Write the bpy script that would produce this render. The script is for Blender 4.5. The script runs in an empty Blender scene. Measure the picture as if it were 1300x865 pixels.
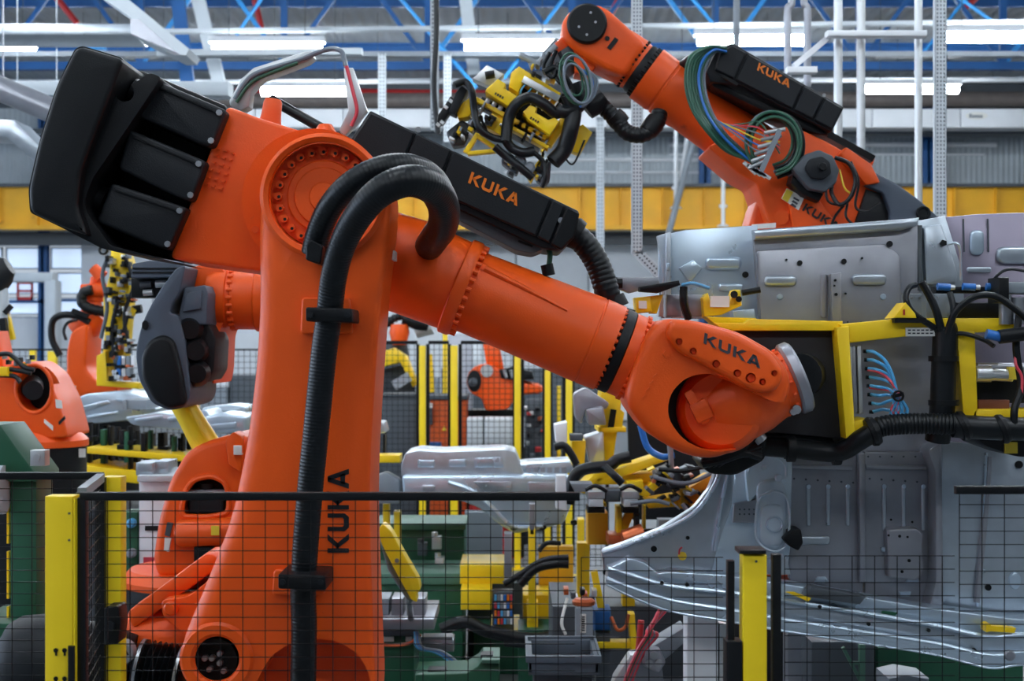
import bpy, bmesh, math, random
from mathutils import Vector, Matrix
from math import sin, cos, pi, radians

# ---------------------------------------------------------------- camera, light, exposure
SC = bpy.context.scene
COL = SC.collection
F, HZ, CX, EYE = 2000.0, 440.0, 650.0, 2.0      # focal length in px, horizon row, centre column, eye height
cd = bpy.data.cameras.new('camera'); cam = bpy.data.objects.new('camera', cd); COL.objects.link(cam)
cam.location = (0, 0, EYE); cam.rotation_euler = (pi/2, 0, 0)
cd.sensor_width = 36; cd.lens = 36*F/1300; cd.shift_y = (HZ-432.5)/1300
cd.clip_start = .05; cd.clip_end = 200
cd.dof.use_dof = True; cd.dof.focus_distance = 4.7; cd.dof.aperture_fstop = 5.6
SC.camera = cam
w = bpy.data.worlds.new('world'); SC.world = w; w.use_nodes = True
bg = w.node_tree.nodes['Background']; bg.inputs[0].default_value = (.78, .88, 1.0, 1); bg.inputs[1].default_value = .6
SC.view_settings.view_transform = 'Standard'; SC.view_settings.look = 'None'
SC.view_settings.gamma = 1; SC.view_settings.use_curve_mapping = False; SC.view_settings.exposure = 0.12
TUBE_LIGHT = 58.0

# ---------------------------------------------------------------- materials
def lin(c): return tuple((v/255/12.92 if v/255 <= .04045 else ((v/255+.055)/1.055)**2.4) for v in c)+(1,)
def mat(name, rgb, rough=.5, metal=0., var=.12, scale=6., bump=0., bscale=60., coat=0., emit=0., wear=None, spec=.5):
    m = bpy.data.materials.new(name); m.use_nodes = True
    nt = m.node_tree; N = nt.nodes; L = nt.links; b = N['Principled BSDF']
    c = lin(rgb); b.inputs['Roughness'].default_value = rough; b.inputs['Metallic'].default_value = metal
    tc = N.new('ShaderNodeTexCoord')
    if var or wear:
        n = N.new('ShaderNodeTexNoise'); n.inputs['Scale'].default_value = scale; n.inputs['Detail'].default_value = 5
        L.new(tc.outputs['Object'], n.inputs['Vector'])
        r = N.new('ShaderNodeValToRGB'); e = r.color_ramp.elements
        e[0].position = .3; e[1].position = .7
        e[0].color = tuple(v*(1-var) for v in c[:3])+(1,); e[1].color = tuple(min(1, v*(1+var)) for v in c[:3])+(1,)
        L.new(n.outputs['Fac'], r.inputs['Fac']); out = r.outputs['Color']
        if wear:
            n2 = N.new('ShaderNodeTexNoise'); n2.inputs['Scale'].default_value = wear[1]; n2.inputs['Detail'].default_value = 8
            L.new(tc.outputs['Object'], n2.inputs['Vector'])
            r2 = N.new('ShaderNodeValToRGB'); r2.color_ramp.elements[0].position = wear[2]; r2.color_ramp.elements[1].position = wear[2]+.12
            L.new(n2.outputs['Fac'], r2.inputs['Fac'])
            mx = N.new('ShaderNodeMixRGB'); mx.inputs[2].default_value = lin(wear[0])
            L.new(r2.outputs['Color'], mx.inputs[0]); L.new(out, mx.inputs[1]); out = mx.outputs[0]
        L.new(out, b.inputs['Base Color'])
        mr = N.new('ShaderNodeMapRange'); mr.inputs[3].default_value = max(.02, rough-.08); mr.inputs[4].default_value = min(1, rough+.1)
        L.new(n.outputs['Fac'], mr.inputs[0]); L.new(mr.outputs[0], b.inputs['Roughness'])
    else: b.inputs['Base Color'].default_value = c
    if bump:
        n = N.new('ShaderNodeTexNoise'); n.inputs['Scale'].default_value = bscale; n.inputs['Detail'].default_value = 3
        L.new(tc.outputs['Object'], n.inputs['Vector'])
        bp = N.new('ShaderNodeBump'); bp.inputs['Strength'].default_value = bump; bp.inputs['Distance'].default_value = .004
        L.new(n.outputs['Fac'], bp.inputs['Height']); L.new(bp.outputs['Normal'], b.inputs['Normal'])
    b.inputs['Specular IOR Level'].default_value = spec
    if coat: b.inputs['Coat Weight'].default_value = coat; b.inputs['Coat Roughness'].default_value = .18
    if emit: b.inputs['Emission Color'].default_value = c; b.inputs['Emission Strength'].default_value = emit
    return m
def wavemat(name, rgb, rough, axis, scale, strength, metal=0.):
    m = mat(name, rgb, rough, metal, var=.08, scale=1.5); nt = m.node_tree; b = nt.nodes['Principled BSDF']
    tc = nt.nodes.new('ShaderNodeTexCoord'); wv = nt.nodes.new('ShaderNodeTexWave')
    wv.bands_direction = axis; wv.inputs['Scale'].default_value = scale
    bp = nt.nodes.new('ShaderNodeBump'); bp.inputs['Strength'].default_value = strength; bp.inputs['Distance'].default_value = .05
    nt.links.new(tc.outputs['Object'], wv.inputs['Vector']); nt.links.new(wv.outputs['Fac'], bp.inputs['Height']); nt.links.new(bp.outputs['Normal'], b.inputs['Normal'])
    return m
M = {}
M['orange'] = mat('orange_paint', (240, 88, 14), .4, 0, .06, 3., .12, 220, spec=.4)
M['orange2'] = mat('orange_paint_worn', (232, 84, 18), .45, 0, .1, 5., .12, 150, spec=.35, wear=((150, 50, 25), 9., .66))
M['orange_cab'] = mat('cabinet_orange', (205, 84, 22), .5, 0, .05)
M['black'] = mat('black_plastic', (15, 17, 20), .42, 0, .2, 8., .2, 300, spec=.25)
M['char'] = mat('charcoal_plastic', (26, 29, 33), .46, 0, .12, 6., .25, 350, spec=.25)
M['grey_cw'] = mat('slate_plastic', (68, 78, 92), .5, 0, .1, 6., .2, 300)
M['rubber'] = mat('black_rubber', (13, 17, 21), .36, 0, .15, 20., spec=.35)
M['steel'] = mat('galvanised_steel', (188, 197, 206), .3, .8, .08, 14., .04, 60)
M['steel_d'] = mat('brushed_steel', (156, 158, 166), .33, .6, .1, 8., .04, 40)
M['steel_b'] = mat('zinc_sheet', (196, 212, 226), .28, .7, .06, 5., .04, 25)
M['steel_w'] = mat('zinc_reflection_tone', (206, 220, 232), .34, .4, .05, 5.)  # paler, less metallic zinc; the wing's reflection is put into the colour
M['plate'] = mat('dark_plate', (46, 45, 48), .5, 0, .15, 6., spec=.3)
M['crate'] = mat('crate_grey', (86, 97, 108), .5, 0, .06)
M['alu'] = mat('aluminium', (205, 208, 210), .35, .7, .06)
M['bolt'] = mat('bolt_steel', (165, 168, 172), .35, .8, .1)
M['yellow'] = mat('yellow_paint', (250, 206, 18), .42, 0, .1, 5., .1, 90, wear=((120, 95, 30), 14., .72))
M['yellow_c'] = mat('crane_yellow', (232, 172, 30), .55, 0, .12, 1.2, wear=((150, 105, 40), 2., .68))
M['yellow_p'] = mat('post_yellow', (250, 214, 24), .4, 0, .04, 4.)
M['blue'] = mat('blue_paint', (16, 84, 146), .5, 0, .15, 1.5)
M['cyan'] = mat('light_blue_paint', (50, 150, 222), .5, 0, .1, 2.)
M['green'] = mat('machine_green', (24, 84, 58), .45, 0, .1, 4., wear=((20, 60, 45), 7., .68))
M['green_l'] = mat('pale_green', (78, 118, 100), .5, 0, .1, 4.)
M['white'] = mat('white_paint', (232, 236, 240), .5, 0, .04, 2.)
M['white_d'] = mat('dull_white', (196, 204, 210), .55, 0, .06, 2.)
M['grey'] = mat('grey_paint', (128, 136, 144), .5, 0, .1, 3.)
M['grey_d'] = mat('dark_grey_paint', (70, 77, 84), .5, 0, .12, 4.)
M['red'] = mat('red_paint', (190, 40, 40), .45, 0, .1)
M['copper'] = mat('copper_plate', (200, 104, 62), .35, .6, .1)
M['hosegreen'] = mat('green_hose', (44, 92, 72), .35, 0, .1)
M['hoseblue'] = mat('blue_hose', (40, 110, 190), .3, 0, .1)
M['hosesky'] = mat('sky_blue_tube', (84, 168, 220), .3, 0, .1)
M['hosered'] = mat('red_tube', (214, 70, 84), .3, 0, .1)
M['hosegrey'] = mat('grey_tube', (112, 124, 136), .35, 0, .1)
M['label_w'] = mat('white_sticker', (232, 232, 226), .4, 0, .03)
M['label_y'] = mat('yellow_sticker', (236, 205, 60), .4, 0, .03)
M['ink_o'] = mat('orange_lettering', (232, 120, 22), .4, 0, 0)
M['ink_k'] = mat('black_lettering', (22, 22, 26), .4, 0, 0)
M['ink_g'] = mat('dark_grey_lettering', (62, 62, 70), .4, 0, 0)
M['purple'] = mat('primer_sheet', (158, 150, 166), .36, .7, .1, 4.)
M['tube'] = mat('lamp_tube', (240, 248, 255), .4, 0, 0, emit=TUBE_LIGHT)
M['strip'] = mat('added_lamp_strip', (240, 248, 255), .4, 0, 0, emit=120.)  # glow of the added strips that brighten the back wall
M['floor'] = mat('concrete_floor', (118, 124, 128), .42, 0, .15, .8, .1, 30, wear=((84, 90, 94), 1.1, .6))
M['roof'] = wavemat('roof_sheet', (182, 190, 196), .6, 'X', 1.2, .5)
M['wallsheet'] = wavemat('wall_sheet', (176, 186, 192), .6, 'X', 2.2, .35)
M['daylight'] = mat('added_daylit_window', (214, 232, 255), .4, 0, .03, .6, emit=7.)  # glow of the added windows on the unseen left wall
M['pane'] = mat('frosted_window', (206, 226, 250), .4, 0, .03, .6, emit=.75)

# ---------------------------------------------------------------- geometry helpers
def P(x, y, Y): return Vector(((x-CX)/F*Y, Y, EYE-(y-HZ)/F*Y))
def px(n, Y): return n/F*Y
def V(p): return p if isinstance(p, Vector) else P(*p)
def frame(d):
    d = d.normalized(); a = Vector((0, 0, 1)) if abs(d.z) < .9 else Vector((0, 1, 0))
    u = d.cross(a).normalized(); return u, d.cross(u).normalized()
def rnd(pts, r, n=4):
    out = []; k = len(pts)
    for i in range(k):
        a, b, c = Vector(pts[i-1][:2]), Vector(pts[i][:2]), Vector(pts[(i+1) % k][:2])
        rr = pts[i][2] if len(pts[i]) > 2 else r
        q = min(rr, (a-b).length*.45, (c-b).length*.45)
        s, e = b+(a-b).normalized()*q, b+(c-b).normalized()*q
        for j in range(n+1):
            t = j/n; out.append(tuple(s*(1-t)**2+b*2*t*(1-t)+e*t*t))
    return out
def catmull(pts, n=8):
    q = [pts[0]*2-pts[1]]+list(pts)+[pts[-1]*2-pts[-2]]; out = []
    for i in range(1, len(q)-2):
        a, b, c, d = q[i-1:i+3]
        for j in range(n):
            t = j/n; out.append(.5*((2*b)+(c-a)*t+(2*a-5*b+4*c-d)*t*t+(3*b-a-3*c+d)*t**3))
    out.append(q[-2]); return out
def resample(pts, step):
    out = [pts[0]]; acc = 0.
    for a, b in zip(pts, pts[1:]):
        L = (b-a).length; d = step-acc
        while d <= L:
            out.append(a+(b-a)*(d/L)); d += step
        acc = (acc+L) % step
    return out
def circ(x, y, r, n=20, ry=None): return [(x+r*cos(2*pi*i/n), y+(ry or r)*sin(2*pi*i/n)) for i in range(n)]
ORG = {}
SMALL = set('elbow_bolt elbow_bolt_socket flange_bolt collar_bolt ring_bolt wrist_bolt nose_bolt motor_bolt screw_head screw_rim tool_mark casting_mark cap_screw block_screw box_screw spot_weld cover_print cylinder_mark badge_lettering hole'.split())
class B:
    def __init__(s): s.bm = bmesh.new()
    def poly(s, w0, off, bev=0., seg=2, clamp=True):
        bm = s.bm; v = [bm.verts.new(p) for p in w0]; f = bm.faces.new(v)
        r = bmesh.ops.extrude_face_region(bm, geom=[f]); nv = [g for g in r['geom'] if isinstance(g, bmesh.types.BMVert)]
        for x in nv: x.co += off
        fs = set(f for x in nv for f in x.link_faces) | {f}
        bmesh.ops.recalc_face_normals(bm, faces=list(fs))
        if bev:
            top = [e for e in f.edges]
            st = set(nv); top += [e for x in nv for e in x.link_edges if e.other_vert(x) in st]
            bmesh.ops.bevel(bm, geom=list(set(top)), offset=bev, segments=seg, profile=.5, affect='EDGES', clamp_overlap=clamp)
        return s
    def pr(s, pts, Y0, Y1, bev=0., seg=2, r=0, clamp=True, ref=None):          # outline in photo pixels, front face at Y0, back at Y1
        if r: pts = rnd(pts, r)
        return s.poly([P(p[0], p[1], ref or Y0)+Vector((0, Y0-(ref or Y0), 0)) for p in pts], Vector((0, Y1-Y0, 0)), bev, seg, clamp)
    def loft(s, pts, Y0, Y1, bev, seg=4, step=6.):           # outline with a rounded front edge; bev(nx, ny) gives its width in px
        ring = resample([Vector((*p, 0)) for p in pts]+[Vector((*pts[0], 0))], step); k = len(ring); bm = s.bm
        if (ring[-1]-ring[0]).length < step*.3: ring = ring[:-1]; k -= 1
        area = sum(ring[i].x*ring[(i+1) % k].y-ring[(i+1) % k].x*ring[i].y for i in range(k)); sg = 1 if area > 0 else -1
        nr = []
        for i in range(k):
            t = ring[(i+2) % k]-ring[i-2]; nr.append(Vector((t.y, -t.x, 0)).normalized()*sg)
        wd = [bev(n.x, n.y) for n in nr]; wd = [sum(wd[(i+j) % k] for j in range(-4, 5))/9 for i in range(k)]
        rows = []
        for j in range(seg+1):
            a = pi/2*j/seg; rows.append([(ring[i]-nr[i]*wd[i]*(1-cos(a)), Y0+px(min(wd[i], 24), Y0)*.8*(1-sin(a))) for i in range(k)])
        vs = [[bm.verts.new(P(q.x, q.y, Y0)+Vector((0, Y1-Y0, 0))) for q in ring]]
        vs += [[bm.verts.new(P(q.x, q.y, Y0)+Vector((0, y-Y0, 0))) for q, y in r] for r in rows]
        fs = [bm.faces.new(vs[0]), bm.faces.new(vs[-1][::-1])]
        for a, b in zip(vs, vs[1:]):
            for i in range(k): fs.append(bm.faces.new((a[i], a[(i+1) % k], b[(i+1) % k], b[i])))
        bmesh.ops.recalc_face_normals(bm, faces=fs); return s
    def lathe(s, p, q, prof, n=24, cap=True):               # prof: (distance along 0..1, radius in m)
        p, q = V(p), V(q); d = q-p; u, v = frame(d); bm = s.bm; rings = []
        for t, r in prof:
            c = p+d*t; rings.append([bm.verts.new(c+(u*cos(2*pi*i/n)+v*sin(2*pi*i/n))*max(r, 1e-4)) for i in range(n)])
        fs = []
        for a, b in zip(rings, rings[1:]):
            for i in range(n): fs.append(bm.faces.new((a[i], a[(i+1) % n], b[(i+1) % n], b[i])))
        if cap: fs += [bm.faces.new(rings[0][::-1]), bm.faces.new(rings[-1])]
        bmesh.ops.recalc_face_normals(bm, faces=fs); return s
    def cy(s, p, q, r, r1=None, n=16): return s.lathe(p, q, [(0, r), (1, r if r1 is None else r1)], n)
    def disc(s, x, y, Y, r, h, n=24, bev=0.):               # a disc facing the camera, standing h proud towards it
        a, c = P(x, y, Y), P(x, y, Y)-Vector((0, h, 0))
        return s.lathe(a, c, [(0, r), (1, r)] if not bev else [(0, r), (1-bev/h, r), (1, r-bev)], n)
    def ring(s, x, y, Y, ro, ri, h, n=40, bev=.004):
        a, c = P(x, y, Y), P(x, y, Y)-Vector((0, h, 0))
        return s.lathe(a, c, [(0, ro), (1-bev/h, ro), (1, ro-bev), (1, ri+bev), (1-bev/h, ri), (0, ri)], n, cap=False)
    def hose(s, pts, r, n=10, rib=0., pitch=.012, sm=8):
        path = catmull([V(p) for p in pts], sm); bm = s.bm
        if rib: path = resample(path, pitch/3)
        rings = []; up = None
        for i, c in enumerate(path):
            d = (path[min(i+1, len(path)-1)]-path[max(i-1, 0)]).normalized()
            if up is None: up, _ = frame(d)
            up = (up-d*up.dot(d)).normalized(); v = d.cross(up)
            rr = r[0]+(r[1]-r[0])*i/(len(path)-1) if isinstance(r, tuple) else r
            if rib: rr += (rib if i % 3 else -rib)
            rings.append([bm.verts.new(c+(up*cos(2*pi*k/n)+v*sin(2*pi*k/n))*rr) for k in range(n)])
        for a, b in zip(rings, rings[1:]):
            for i in range(n): bm.faces.new((a[i], a[(i+1) % n], b[(i+1) % n], b[i]))
        bm.faces.new(rings[0][::-1]); bm.faces.new(rings[-1]); return s
    def bar(s, p, q, w, h, bev=0.):                          # box from p to q, w across, h in depth
        p, q = V(p), V(q); d = (q-p).normalized(); u = d.cross(Vector((0, 1, 0)))
        u = u.normalized() if u.length > 1e-3 else Vector((1, 0, 0)); v = d.cross(u).normalized()
        return s.poly([p-u*w/2-v*h/2, p+u*w/2-v*h/2, p+u*w/2+v*h/2, p-u*w/2+v*h/2], q-p, bev)
    def box(s, x0, x1, y0, y1, Y0, Y1, bev=0.):             # photo rectangle given depth
        return s.pr([(x0, y0), (x1, y0), (x1, y1), (x0, y1)], Y0, Y1, bev)
    def wbox(s, x0, x1, Y0, Y1, z0, z1, bev=0.):
        return s.poly([Vector((x0, Y0, z0)), Vector((x1, Y0, z0)), Vector((x1, Y0, z1)), Vector((x0, Y0, z1))], Vector((0, Y1-Y0, 0)), bev)
    def bolts(s, x, y, Y, R, n, r, h, a0=0., a1=2*pi, sides=6):
        for i in range(n):
            a = a0+(a1-a0)*i/n; c = P(x, y, Y)+Vector((cos(a)*R, 0, sin(a)*R)); s.cy(c, c-Vector((0, h, 0)), r, n=sides)
        return s
    def o(s, name, m, parent=None, flat=False, kind=None, label=None):
        me = bpy.data.meshes.new(name); bm = s.bm
        o0 = ORG.get(parent.name, Vector()) if parent else Vector()
        if o0.length: bmesh.ops.translate(bm, verts=bm.verts, vec=-o0)
        for f in bm.faces: f.smooth = not flat and len(f.verts) <= 4
        bm.to_mesh(me); bm.free(); me.materials.append(M[m] if isinstance(m, str) else m)
        if not flat: me.set_sharp_from_angle(angle=radians(38))
        ob = bpy.data.objects.new(name, me); COL.objects.link(ob)
        if parent: ob.parent = parent; ORG[ob.name] = o0
        if kind or name in SMALL: ob['kind'] = kind or 'stuff'
        if label: ob['label'] = label
        return ob
def thing(name, label, cat, loc=None, group=None):
    e = bpy.data.objects.new(name, None); COL.objects.link(e); e.empty_display_size = .1
    loc = V(loc) if loc is not None else Vector(); e.location = loc; ORG[e.name] = loc.copy()
    e['label'] = label; e['category'] = cat
    if group: e['group'] = group
    return e
def tag(o, label, cat, group=None):
    o['label'] = label; o['category'] = cat
    if group: o['group'] = group
    return o
def struct(o): o['kind'] = 'structure'; return o
GLYPH = {'K': [[(0, 0), (.25, 0), (.25, 1), (0, 1)], [(.2, .48), (.5, .48), (1.05, 1), (.7, 1)], [(.2, .58), (.5, .58), (1.08, 0), (.74, 0)]],
         'U': [[(0, 1), (0, .2), (.2, 0), (.8, 0), (1, .2), (1, 1), (.76, 1), (.76, .3), (.68, .24), (.32, .24), (.24, .3), (.24, 1)]],
         'A': [[(-.05, 0), (.24, 0), (.62, 1), (.36, 1)], [(.78, 0), (1.08, 0), (.66, 1), (.4, 1)], [(.2, .18), (.84, .18), (.76, .4), (.27, .4)]]}
def cut(ob, cutter):                                       # carve an opening out of a part
    co = cutter.o('cutter', 'black'); co.location = ob.matrix_world.translation-ob.matrix_world.translation
    if ob.parent: co.location = -ORG[ob.name]
    md = ob.modifiers.new('cut', 'BOOLEAN'); md.operation = 'DIFFERENCE'; md.object = co; md.solver = 'EXACT'
    sv = ob.parent; ob.parent = None; bpy.context.view_layer.update()
    me = bpy.data.meshes.new_from_object(ob.evaluated_get(bpy.context.evaluated_depsgraph_get()))
    ob.modifiers.clear(); ob.data = me; ob.parent = sv; bpy.data.objects.remove(co)
    for p in me.polygons: p.use_smooth = len(p.vertices) <= 4
    me.set_sharp_from_angle(angle=radians(38)); return ob
def word(text, org, dx, up, Y, m, parent, h=.0015, name='lettering'):
    b = B(); org, dx, up = Vector(org), Vector(dx), Vector(up)
    for i, ch in enumerate(text):
        for g in GLYPH[ch]:
            b.poly([P(*(org+dx*(i*1.22+u)+up*v), Y) for u, v in g], Vector((0, -h, 0)))
    return b.o(name, m, parent, flat=True)
# ---------------------------------------------------------------- the hall
struct(B().wbox(-30, 30, -20, 42, -.2, 0).o('floor', 'floor'))
struct(B().wbox(-30, 30, -20, 42.3, 9, 9.15).o('ceiling', 'roof'))
struct(B().wbox(-30, 30, -20.3, -20, 0, 9).o('wall_front', 'grey'))
struct(B().wbox(30, 30.3, -20, 42.3, 0, 9).o('wall_right', 'grey'))
struct(B().wbox(-30.3, -30, -20, 42.3, 0, 3).wbox(-30.3, -30, -20, 42.3, 8, 9).wbox(-30.3, -30, -20, -12, 3, 8).wbox(-30.3, -30, 28, 42.3, 3, 8).o('wall_left', 'grey'))
for k in range(10):                                        # unseen daylit windows added on the left wall for side light
    fr = struct(B().wbox(-30.15, -30.05, -12+k*4, -11.9+k*4, 3, 8).wbox(-30.15, -30.05, -8.1+k*4, -8+k*4, 3, 8).wbox(-30.15, -30.05, -12+k*4, -8+k*4, 5.45, 5.55).o('window_%d' % (20+k), 'white_d'))
    B().wbox(-30.2, -30.16, -11.9+k*4, -8.1+k*4, 3.02, 7.98).o('pane', 'daylight', fr)
WY = 42.0
# back wall with an opening for the left window strip
wl = P(-60, 0, WY).x; wr = P(135, 0, WY).x; wz0, wz1 = P(0, 402, WY).z, P(0, 312, WY).z
struct(B().wbox(-30, wl, WY, WY+.3, 0, 9).wbox(wr, 30, WY, WY+.3, 0, 9).wbox(wl, wr, WY, WY+.3, 0, wz0).wbox(wl, wr, WY, WY+.3, wz1, 9).o('wall_back', 'wallsheet'))
for i, (a, b) in enumerate(((-58, 3), (7, 58), (64, 112), (117, 133))):
    for j, (c, d) in enumerate(((314, 342), (346, 374), (378, 400))):
        fr = struct(B().box(a, b, c, c+2, WY, WY+.1).box(a, b, d-2, d, WY, WY+.1).box(a, a+2, c, d, WY, WY+.1).box(b-2, b, c, d, WY, WY+.1).o('window_%d' % (i*3+j+1), 'white_d'))
        B().box(a+1, b-1, c+1, d-1, WY+.04, WY+.07).o('pane', 'pane', fr)
# lower white wall cladding, panel by panel
for i in range(16):
    a = P(-80+i*92, 0, 41.9); b = P(-80+(i+1)*92-2, 0, 41.9)
    if i < 2: z1 = P(0, 404, 41.9).z
    else: z1 = P(0, 300, 41.9).z
    struct(B().wbox(a.x, b.x, 41.82, 41.98, .05, z1, .01).o('trim_%d' % (i+1), 'white'))
for i in range(8): struct(B().wbox(-28+i*7, -21.02+i*7, 41.86, 41.98, P(0, 137, 41.9).z, 8.98).o('trim_%d' % (30+i), 'grey_d'))
tag(B().cy((280, 128, 40.6), (1420, 126, 40.6), .2, n=16).o('round_main_duct', mat('brown_duct', (112, 104, 100), .5)), 'long brownish round duct just above the white air duct', 'duct')
# blue purlins under the roof, blue columns at the wall
for Y, l in ((31.2, 'blue steel roof purlin close above the nearer lamp row'), (36.4, 'blue steel roof purlin over the white air duct')):
    tag(B().wbox(-26, 26, Y-.07, Y+.07, 8.72, 8.75).wbox(-26, 26, Y-.02, Y+.02, 8.75, 8.96).wbox(-26, 26, Y-.09, Y+.09, 8.95, 9).o('roof_purlin', 'blue'), l, 'beam')
for i, x in enumerate((55, 895, 1178)):
    X = P(x, 0, 41.4).x; wd = px(11 if i == 0 else 14, 41.4)
    b = B().wbox(X-wd/2, X+wd/2, 41.3, 41.34, 0, 9).wbox(X-wd/2, X+wd/2, 41.56, 41.6, 0, 9).wbox(X-.03, X+.03, 41.3, 41.6, 0, 9)
    tag(b.o('wall_column', 'blue'), ('blue steel column standing in front of the frosted windows', 'blue steel column behind the pale hanging drop pipe', 'blue steel column beside the tall perforated hanger')[i], 'column')
# blue roof trusses
def truss(Y, z0, z1, xs, x0, label, step=2.6, dark='blue'):
    t = thing('roof_truss', label, 'truss', Vector((x0, Y, z0)))
    B().wbox(x0, x0+xs*step, Y-.1, Y+.1, z0, z0+.14).o('bottom_chord', dark, t)
    B().wbox(x0, x0+xs*step, Y-.1, Y+.1, z1-.14, z1).o('top_chord', dark, t)
    for i in range(xs):
        a, b = Vector((x0+i*step, Y, z0+.1)), Vector((x0+(i+.5)*step, Y, z1-.1)); c = Vector((x0+(i+1)*step, Y, z0+.1))
        B().bar(a, b, .08, .08).o('diagonal', 'cyan' if i % 2 else dark, t); B().bar(b, c, .08, .08).o('diagonal', dark if i % 3 else 'cyan', t)
        B().bar(Vector((c.x-.02, Y, z0)), Vector((c.x-.02, Y, z1)), .12, .1).o('strut', dark, t)
truss(28.5, 7.0, 8.98, 12, -14.5, 'blue roof truss with light blue braces crossing above the lamp rows')
# single bracing rods seen against the roof
for i, (a, b) in enumerate((((300, 45, 23), (335, -6, 23)), ((505, -6, 23), (605, 112, 23)), ((640, 100, 23), (735, -28, 23)), ((872, -10, 23), (915, 42, 23)), ((1180, -30, 23), (1285, 45, 23)), ((1240, -20, 25), (1170, 70, 25)))):
    tag(B().cy(a, b, .028, n=8).o('bracing_rod', 'cyan'), 'thin light blue diagonal bracing rod below the roof', 'brace', 'roof bracing rods')
for i, (a, b) in enumerate((((225, -10, 24), (240, 120, 24)), ((590, -10, 25), (602, 95, 25)), ((250, -8, 24), (283, 125, 24)))):
    tag(B().bar(a, b, .2, .12).o('roof_hanger', 'white_d' if i else 'blue'), ('blue flat hanger beside the sloped silver duct', 'pale steel hanger above the yellow gripper', 'pale sloped steel leg beside the silver duct')[i], 'hanger')
# red sprinkler pipe drops in the roof
for a, b in (((70, -5, 30), (98, 30, 30)), ((322, -5, 31), (333, 40, 31)), ((1225, 10, 31), (1270, -30, 31)), ((775, 20, 30), (790, -10, 30))):
    tag(B().cy(a, b, .06, n=8).o('sprinkler_pipe', 'red'), 'short red pipe slanting up into the roof', 'pipe', 'red roof pipes')
tag(B().cy((300, 118, 41.84), (700, 122, 41.84), .14, n=10).o('red_main_pipe', 'red'), 'long red pipe running level behind the white lamp rail', 'pipe')
# white duct, dark duct behind, yellow crane girder
wd = thing('air_duct', 'long white rectangular air duct high along the back wall', 'duct', P(130, 162, 38.2))
for i in range(12):
    a = 100+i*112; B().box(a, a+111, 138, 162, 38.2, 38.9, .03).o('duct_section', 'white', wd)
B().pr(circ(1240, 147, 14, 24, 5), 38.18, 38.2).o('badge', 'label_w', wd)
b = B()
for i, (x, h) in enumerate(((1231, 5), (1234.5, 3.5), (1238, 3.5), (1241.5, 3.5), (1245, 3.5))): b.pr([(x, 149.5-h), (x+2.2, 149.5-h), (x+2.2, 149.5), (x, 149.5)], 38.16, 38.18)
b.o('badge_lettering', 'hosegrey', wd)
tag(B().wbox(-26, 26, 39.3, 39.9, P(0, 170, 39.3).z, P(0, 163, 39.3).z).o('cable_ladder', 'grey_d'), 'dark cable ladder running just under the white duct', 'cable tray')
cg = thing('crane_girder', 'long yellow crane girder with upright stiffener plates', 'crane beam', P(-40, 290, 39))
z0, z1 = P(0, 287, 39).z, P(0, 238, 39).z
B().wbox(-26, 26, 39.0, 39.05, z0, z1).o('web', 'yellow_c', cg)
B().wbox(-26, 26, 38.8, 39.25, z1, z1+.08).o('top_flange', 'grey_d', cg); B().wbox(-26, 26, 38.8, 39.25, z0-.1, z0).o('bottom_flange', 'yellow_c', cg)
for x in list(range(-60, 1360, 53)): B().box(x, x+1.4, 238, 287, 38.82, 39).o('stiffener', 'yellow_c', cg)
tag(B().wbox(-26, 26, 40.2, 40.5, P(0, 311, 40.2).z, P(0, 295, 40.2).z).o('runway_beam', 'grey_d'), 'dark grey runway beam just below the yellow girder', 'beam')
for i, (y, r, x0, x1) in enumerate(((105, .04, -60, 1360), (203, .05, 640, 1110), (219, .035, 640, 1110), (184, .06, 850, 1265), (196, .03, 850, 1250))):
    tag(B().cy((x0, y, 26 if i == 0 else 41.98-r), (x1, y-(4 if i == 0 else 0), 26 if i == 0 else 41.98-r), r, n=8).o('service_pipe', 'white'), ('thin white pipe crossing the whole hall under the first lamp row', 'white pipe just above the yellow girder', 'thin white pipe lying close to the yellow girder', 'thick white pipe below the white air duct', 'thin white conduit below the thick white pipe')[i], 'pipe')
# small white lattice of pipes hanging near the middle
for (x, y0, y1) in ((858, 163.4, 262), (918, 163.4, 285)):
    tag(B().cy((x, y0, 38.5), (x, y1, 38.5), .05, n=8).cy((x, y1-25, 38.5), (x, y1-21, 38.5), .1, n=10).cy((x, y1, 38.5), (x, y1+3, 38.5), .1, .16, n=10).o('drop_pipe', 'white'), 'thin white drop pipe with a flared end' if x == 918 else 'thin white drop pipe beside the slanting grey strut', 'pipe')
tag(B().cy((884, 164, 38.3), (848, 300, 38.1), .08, n=8).o('slanting_strut', 'grey'), 'slanting grey strut hanging in front of the yellow girder', 'strut')
tag(B().cy((874, 164, 38.6), (864, 230, 38.6), .05, n=8).o('slanting_strut', 'white'), 'slanting white strut beside the thin drop pipe', 'strut')
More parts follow.
